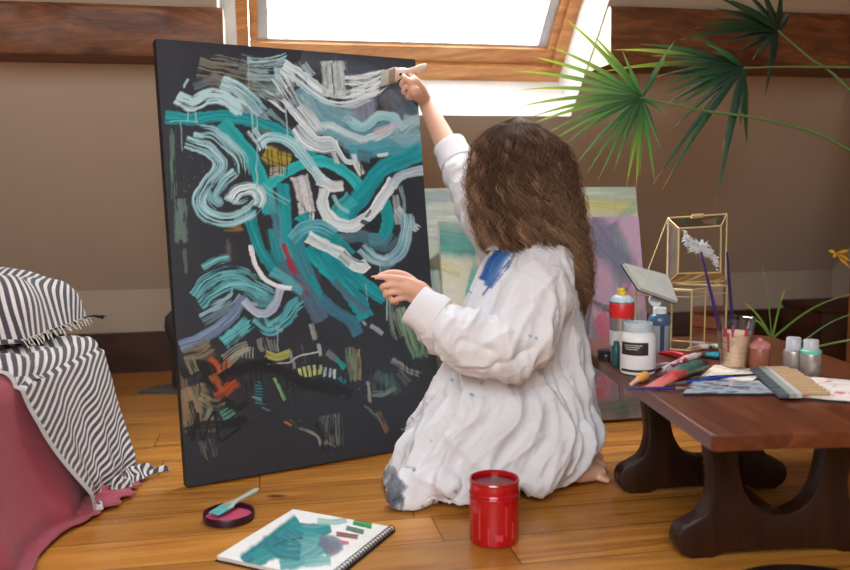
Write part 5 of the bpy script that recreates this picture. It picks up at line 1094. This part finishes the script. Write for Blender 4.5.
for a_, b_, w_, h_ in (((560, 262), (590, 420), 9, .010), ((548, 380), (520, 480), 8, .008), ((575, 300), (560, 400), 5, -.008), ((470, 395), (400, 455), 7, .008), ((500, 400), (410, 480), 8, .009), ((520, 420), (440, 500), 7, .010), ((548, 430), (480, 490), 6, .009),
                       ((455, 385), (395, 440), 5, -.007), ((480, 420), (430, 470), 4, -.006), ((440, 430), (500, 480), 4, .006), ((395, 470), (450, 490), 5, .006), ((505, 265), (470, 330), 6, .008), ((490, 262), (462, 320), 4, -.007), ((520, 275), (497, 330), 6, .008),
                       ((535, 300), (500, 372), 5, .009), ((552, 320), (525, 378), 5, .009), ((540, 345), (480, 372), 4, -.007), ((515, 330), (470, 350), 5, .008), ((500, 352), (455, 340), 4, -.007), ((498, 366), (452, 366), 4, .006), ((478, 318), (448, 352), 5, .007),
                       ((460, 316), (436, 344), 4, .006), ((575, 420), (530, 480), 9, .009), ((590, 400), (570, 460), 6, -.008), ((560, 440), (545, 490), 5, .007), ((420, 450), (395, 500), 5, .007), ((560, 270), (530, 300), 5, .006), ((505, 395), (560, 385), 4, -.008), ((450, 388), (500, 396), 4, -.007)):
    fold(a_, b_, w_, h_)
ts, rs = seg_t(co, SLP[4], SLP[6]); slv = (rs < .12)*np.clip(ts*1.5+.2, 0, 1)*(ts < 1.3); D += slv*.005*ridge(ts*4+w1*2.)
ts, rs = seg_t(co, SRP[0], SRP[-1]); slv = (rs < .11)*(ts > .25)*(ts < 1.2)*(co[:, 2] > .62); D += slv*.006*ridge(ts*5+w1*1.5)
s1 = nz(co+w1[:, None]*.04, (9, 9, 4.5), 2.2); s2 = nz(co+w2[:, None]*.02, (22, 22, 10), 6.6); s3 = nz(co@np.array([[.7, 0, .7], [0, 1, 0], [-.7, 0, .7]]), (26, 26, 9), 9.9)
D += .0075*(np.clip(1-np.abs(s1)*4, 0, 1)**1.2-.3)*(.6+.8*w1)+.0024*(np.clip(1-np.abs(s2)*5, 0, 1)**1.4-.3)+.0020*(np.clip(1-np.abs(s3)*5, 0, 1)**1.5-.25)
# swing the hem into waves
hemz = np.clip((.14-co[:, 2])/.1, 0, 1); D += hemz*.010*np.sin(ang*9+w1*4)
co2 = co+nn_*D[:, None]*1.0; co2[:, 2] = np.maximum(co2[:, 2], .006); me.vertices.foreach_set('co', co2.ravel()); me.update()
# the open hem: cut away the underside
bm = bmesh.new(); bm.from_mesh(me); bm.normal_update()
zs = lambda x: .03+.17*max(0, (x-.02))*.55
dead = [f for f in bm.faces if f.normal.z < -.80 and f.calc_center_median().z < .16 and .0 < f.calc_center_median().x]
bmesh.ops.delete(bm, geom=dead, context='FACES')
bmesh.ops.delete(bm, geom=[v for v in bm.verts if not v.link_faces], context='VERTS'); bm.to_mesh(me); bm.free()
nv_ = len(me.vertices); co = np.empty(nv_*3, np.float32); me.vertices.foreach_get('co', co); co = co.reshape(-1, 3); X, Y = proj(co); nn_ = np.empty(nv_*3, np.float32); me.vertices.foreach_get('normal', nn_); nn_ = nn_.reshape(-1, 3)
me.materials.clear(); pt = Paint(X, Y, (232, 232, 236)); s = pt.stroke; keep = pt.C.copy()
s([(503, 250), (492, 262), (484, 280)], 13, (20, 92, 170), 1, .1, .3, (12, 70, 140)); s([(510, 246), (499, 262), (488, 286)], 12, (26, 96, 168), .95, .25, .3, (50, 120, 190)); s([(508, 240), (500, 250)], 12, (60, 120, 190), .9, .4, .3); s([(510, 262), (488, 290)], 5, (60, 110, 180), .9, .55, .3); s([(494, 280), (482, 296)], 3, (60, 110, 180), .8, .5, .4); s([(516, 248), (506, 270)], 5, (80, 120, 170), .8, .5)
s([(382, 500), (390, 488), (398, 478)], 16, (112, 122, 134), .95, .3, .3, (90, 100, 116)); s([(384, 476), (392, 470), (396, 486)], 9, (128, 138, 150), .8, .5, .3); s([(394, 510), (398, 494), (404, 484)], 10, (110, 120, 134), .9, .4, .3); s([(384, 512), (392, 500), (402, 496)], 14, (96, 106, 120), .95, .35, .3); s([(403, 497), (401, 513)], 4, (100, 110, 124), .9, .2, .4)
s([(383, 470), (382, 484)], 7, (140, 150, 156), .8, .5, .4); s([(386, 508), (388, 515)], 4, (60, 150, 160), .7, .3, .5)
for x, y, w_, c in ((414, 470, 5, (120, 126, 138)), (456, 492, 3.2, (70, 80, 92)), (427, 404, 2.5, (50, 60, 70)), (412, 418, 2.2, (90, 96, 110)), (481, 383, 3, (80, 160, 180)), (452, 380, 3.5, (90, 170, 176)), (472, 395, 2.6, (90, 100, 120)), (423, 507, 4, (80, 120, 130)), (480, 484, 2.4, (60, 66, 76)), (431, 440, 2, (120, 126, 140)), (420, 395, 2, (70, 80, 90)), (536, 338, 2.6, (90, 130, 180)), (530, 336, 2, (90, 130, 180)), (470, 292, 2, (90, 120, 170))):
    s([(x-.8, y-.8), (x+.8, y+.8)], w_, c, .95, 0, .5)
s([(394, 440), (428, 404), (440, 388)], 1.6, (196, 190, 200), .8, .1, .6)
near = (nn_[:, 1] < .35)[:, None]; setcol(me, np.where(near, pt.C, keep))
m_shirt = NT('white_cotton'); a = m_shirt.new('ShaderNodeAttribute', attribute_name='Col'); m_shirt.base(a.outputs['Color']); m_shirt.set(Roughness=.85); m_shirt.b.inputs['Sheen Weight'].default_value = .1
m_shirt.bump(m_shirt.math('ADD', m_shirt.noise(60, m_shirt.coords(), 4), m_shirt.math('MULTIPLY', m_shirt.noise(900, m_shirt.coords(), 2), .15)), .22, .006)
tl = m_shirt.new('ShaderNodeBsdfTranslucent'); m_shirt.l(a.outputs['Color'], tl.inputs[0]); mx = m_shirt.new('ShaderNodeMixShader'); mx.inputs[0].default_value = .12; m_shirt.l(m_shirt.b.outputs[0], mx.inputs[1]); m_shirt.l(tl.outputs[0], mx.inputs[2]); m_shirt.l(mx.outputs[0], m_shirt.n['Material Output'].inputs[0])
me.materials.append(m_shirt.m)
for p_ in me.polygons: p_.use_smooth = True; p_.material_index = 0
from mathutils.bvhtree import BVHTree
bv = BVHTree.FromPolygons([v.co[:] for v in me.vertices], [tuple(p.vertices) for p in me.polygons])
def covered(p):
    if p.z > .655 and p.x < .19: return False
    if p.z > .70: return False
    if p.z < .07: return False
    if (p-wrL).length < .22 and (p-SLP[-1]).dot((SLP[-1]-SLP[-2]).normalized()) > -.03 and p.x < .12: return False
    return True
for _ in range(2):
    for v in person.data.vertices:
        p = v.co
        if not covered(p): continue
        loc, nrm_, _i, dist = bv.find_nearest(p, .06)
        if loc is None: continue
        if (p-loc).dot(nrm_) > -.006: v.co = loc-nrm_*.008
person.data.update()
# cuffs and collar: parts of the shirt
def cuffmesh(c0, c1, r0, r1, name, flare=0):
    ax = (c1-c0).normalized(); m = M(); st = []; rr = []
    def seg(t, r): st.append(c0.lerp(c1, t)); rr.append(r)
    for t, r in ((0, r0*.96), (.05, r0*1.03), (.3, r0*1.02), (.7, r1*1.02), (.96, r1*1.05), (1, r1*1.02), (.98, r1*.96), (.5, (r0+r1)*.46), (.1, r0*.86)): seg(t, r)
    N = len(st); a = Vector((0, 0, 1)); a = (a-ax*a.dot(ax)).normalized(); bb = ax.cross(a); V = []; n = 40
    for i in range(N):
        for k in range(n):
            t = 2*PI*k/n; wv = 1+.05*math.sin(3*t+i*.3)+.03*noise.noise((math.cos(t)*2, math.sin(t)*2, i*.5+r0*50)); V.append(st[i]+(a*math.cos(t)+bb*math.sin(t))*rr[i]*wv)
    F = [(i*n+k, i*n+(k+1) % n, (i+1)*n+(k+1) % n, (i+1)*n+k) for i in range(N-1) for k in range(n)]
    m.add(V, F, 0, lin((234, 232, 236))); o = m.build(name, m_shirt.m, shirt, True); return o
c0 = SLP[-1].lerp(SLP[-2], .25); cuffmesh(c0, W(414, 305, 2.148), .060, .0535, 'cuff'); cuffmesh(SRP[-1].lerp(SRP[-2], .35), W(450, 146, 2.66), .0545, .050, 'cuff')
m = M(); cc = W(513, 246, 2.345)
def colf(u, v):
    a = math.radians(-205+u*300); r = .066+.018*v; p = cc+Vector((r*math.cos(a)*.9, r*math.sin(a)*1.15, .028-.045*v**1.5+.01*math.sin(a*2))); return p
m.grid(colf, 50, 8, colfn=lambda u, v: lin((60, 110, 180)) if .38 < u < .62 and noise.noise((u*14, v*3, 1)) > -.1 else lin((232, 232, 236))); o = m.build('collar', m_shirt.m, shirt, True, angle=180); bake(o, [('SOLIDIFY', dict(thickness=.003))])
# button placket down the front edge
# ------------------------------------------------------------------ hair
hr = M(); r = np.random.default_rng(21)
# envelope by sight row: left x, right x, depth centre, half depth
env = [(121, 500, 534, 2.38, .05), (130, 488, 547, 2.38, .09), (148, 479, 560, 2.375, .115), (170, 474, 569, 2.37, .13), (195, 473, 574, 2.365, .14), (220, 477, 579, 2.36, .15), (245, 483, 584, 2.36, .155), (270, 500, 588, 2.37, .15), (295, 545, 589, 2.39, .10), (318, 566, 586, 2.40, .05)]
ez = [W(0, e[0], e[3]).z for e in env]
def envat(z):
    k = 0
    while k < len(ez)-2 and z < ez[k+1]: k += 1
    t = (ez[k]-z)/(ez[k]-ez[k+1]); t = min(max(t, 0), 1); e0, e1_ = env[k], env[k+1]; g = lambda i: e0[i]*(1-t)+e1_[i]*t
    yc = g(3); xl = (g(1)-425)/850*yc; xr = (g(2)-425)/850*yc; return (xl+xr)/2, (xr-xl)/2, yc, g(4)
crownp = Vector((headc.x+.012, headc.y-.01, ez[0]-.004))
EN = np.array([[e[0], e[1], e[2+0], e[3]] for e in [(x[1], x[2], x[3], x[4]) for x in env]]); EZ = np.array(ez)
def hair_batch(phi, depth, zend, lock, rad, ph, curl, wl, light, spread, n, sides):
    S_ = len(phi); t = np.linspace(0, 1, n+1)[None, :]; c = lambda a: np.asarray(a)[:, None]
    z0 = ez[0]-.002; z = z0+(c(zend)-z0)*t**1.15
    g = [np.interp(-z, -EZ, EN[:, k]) for k in range(4)]; xl = (g[0]-425)/850*g[2]; xr = (g[1]-425)/850*g[2]
    a = c(phi)+.28*np.sin(t*3+c(lock))*t+c(spread)*(1-.8*t); rr = c(depth)*np.minimum(1, (t*5)**.6+.02)
    s_ = (z0-z)/c(wl)*2*PI+c(ph); am = c(curl)*np.minimum(1, t*2.2)*(1+.8*t)
    P = np.stack([(xl+xr)/2+(xr-xl)/2*rr*np.cos(a)+np.cos(s_)*am*1.2, g[2]+g[3]*rr*np.sin(a)+np.sin(s_+.6)*am, z+np.sin(s_*.5)*am*.5], -1)
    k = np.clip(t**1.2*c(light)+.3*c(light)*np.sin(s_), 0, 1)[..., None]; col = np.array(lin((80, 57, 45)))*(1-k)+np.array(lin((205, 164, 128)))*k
    T_ = np.gradient(P, axis=1); T_ /= np.linalg.norm(T_, axis=-1, keepdims=True)+1e-9
    ref = np.stack([np.cos(a), np.sin(a), np.zeros_like(a)], -1); B1 = np.cross(T_, ref); B1 /= np.linalg.norm(B1, axis=-1, keepdims=True)+1e-9; B2 = np.cross(T_, B1)
    R_ = (c(rad)*(1-.8*t**2))[..., None]; rings = np.stack([P+(B1*math.cos(q)+B2*math.sin(q))*R_ for q in np.arange(sides)*2*PI/sides], 2)
    base = len(hr.v); idx = (np.arange(S_)[:, None, None]*(n+1)+np.arange(n)[None, :, None])*sides+np.arange(sides)[None, None, :]; nx = (np.arange(sides)+1) % sides-np.arange(sides)
    F_ = np.stack([idx, idx+nx, idx+nx+sides, idx+sides], -1).reshape(-1, 4)+base
    hr.v += list(map(tuple, rings.reshape(-1, 3).tolist())); hr.f += list(map(tuple, F_.tolist())); hr.m += [0]*len(F_); hr.c += list(map(tuple, np.repeat(col.reshape(-1, 3), sides, 0).tolist()))
cols_ = [[] for _ in range(10)]
def push(*a):
    for l, v in zip(cols_, a): l.append(v)
for L_ in range(360):
    phi = r.uniform(-PI, PI); side = math.cos(phi); near_ = math.sin(phi) < 0
    if side > .35: zend = W(0, r.uniform(258, 320), 2.38).z
    elif side < -.5: zend = W(0, r.uniform(235, 305), 2.34).z
    else: zend = W(0, r.uniform(240, 300), 2.28).z if near_ else W(0, r.uniform(240, 290), 2.4).z
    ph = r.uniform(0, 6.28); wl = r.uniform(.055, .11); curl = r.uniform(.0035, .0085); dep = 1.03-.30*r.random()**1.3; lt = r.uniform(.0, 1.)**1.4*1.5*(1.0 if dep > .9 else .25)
    for k in range(16):
        push(phi, min(1.08, dep+r.normal(0, .028)), zend+r.normal(0, .018), L_, r.uniform(.0009, .0019) if k else .0034, ph+r.normal(0, .25), curl*r.uniform(.75, 1.35), wl*r.uniform(.96, 1.04), lt*r.uniform(.6, 1.4), r.normal(0, .05))
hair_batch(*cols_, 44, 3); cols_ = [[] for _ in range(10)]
for k in range(900):
    phi = r.uniform(-PI, PI); ze = W(0, r.uniform(235, 300) if math.cos(phi) < .2 else r.uniform(280, 322), 2.38).z
    push(phi, r.uniform(.95, 1.17), ze, k, .0005, r.uniform(0, 6.28), r.uniform(.005, .011), r.uniform(.05, .09), r.uniform(.4, 1.), 0.)
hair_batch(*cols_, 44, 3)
# the mass beneath the locks
V = []; nK = 28; zz = np.linspace(ez[0]-.022, W(0, 292, 2.38).z, 22)
for z in zz:
    cx, hx, cy, hy = envat(z)
    for k in range(nK): a = 2*PI*k/nK; V.append((cx+hx*.80*math.cos(a), cy+hy*.78*math.sin(a), z))
F = [(i*nK+k, i*nK+(k+1) % nK, (i+1)*nK+(k+1) % nK, (i+1)*nK+k) for i in range(len(zz)-1) for k in range(nK)]+[tuple(range(nK))[::-1], tuple((len(zz)-1)*nK+k for k in range(nK))]
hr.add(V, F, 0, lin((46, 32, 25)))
t = NT('brown_hair'); a = t.new('ShaderNodeAttribute', attribute_name='Col'); t.base(a.outputs['Color']); t.set(Roughness=.75); t.b.inputs['Specular IOR Level'].default_value = .12; m_hair = t.m
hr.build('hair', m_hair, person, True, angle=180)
# ------------------------------------------------------------------ the brush in her hand
endb = W(427, 66.5, yb-.035)
pb = thing('flat_brush', 'wide worn flat brush held against the top of the black canvas', 'paintbrush', tipb)
flat_brush(pb, tipb, endb, .052, tuple(cn*.9+Vector((0, 0, .1))), (mat('whitish_wet_bristle', (176, 170, 156), .6, 0, .3, 80), mat('stained_ferrule', (150, 128, 110), .4, .3, .35, 60), mat('worn_pale_handle', (204, 176, 158), .5, 0, .25, 40)), .012)
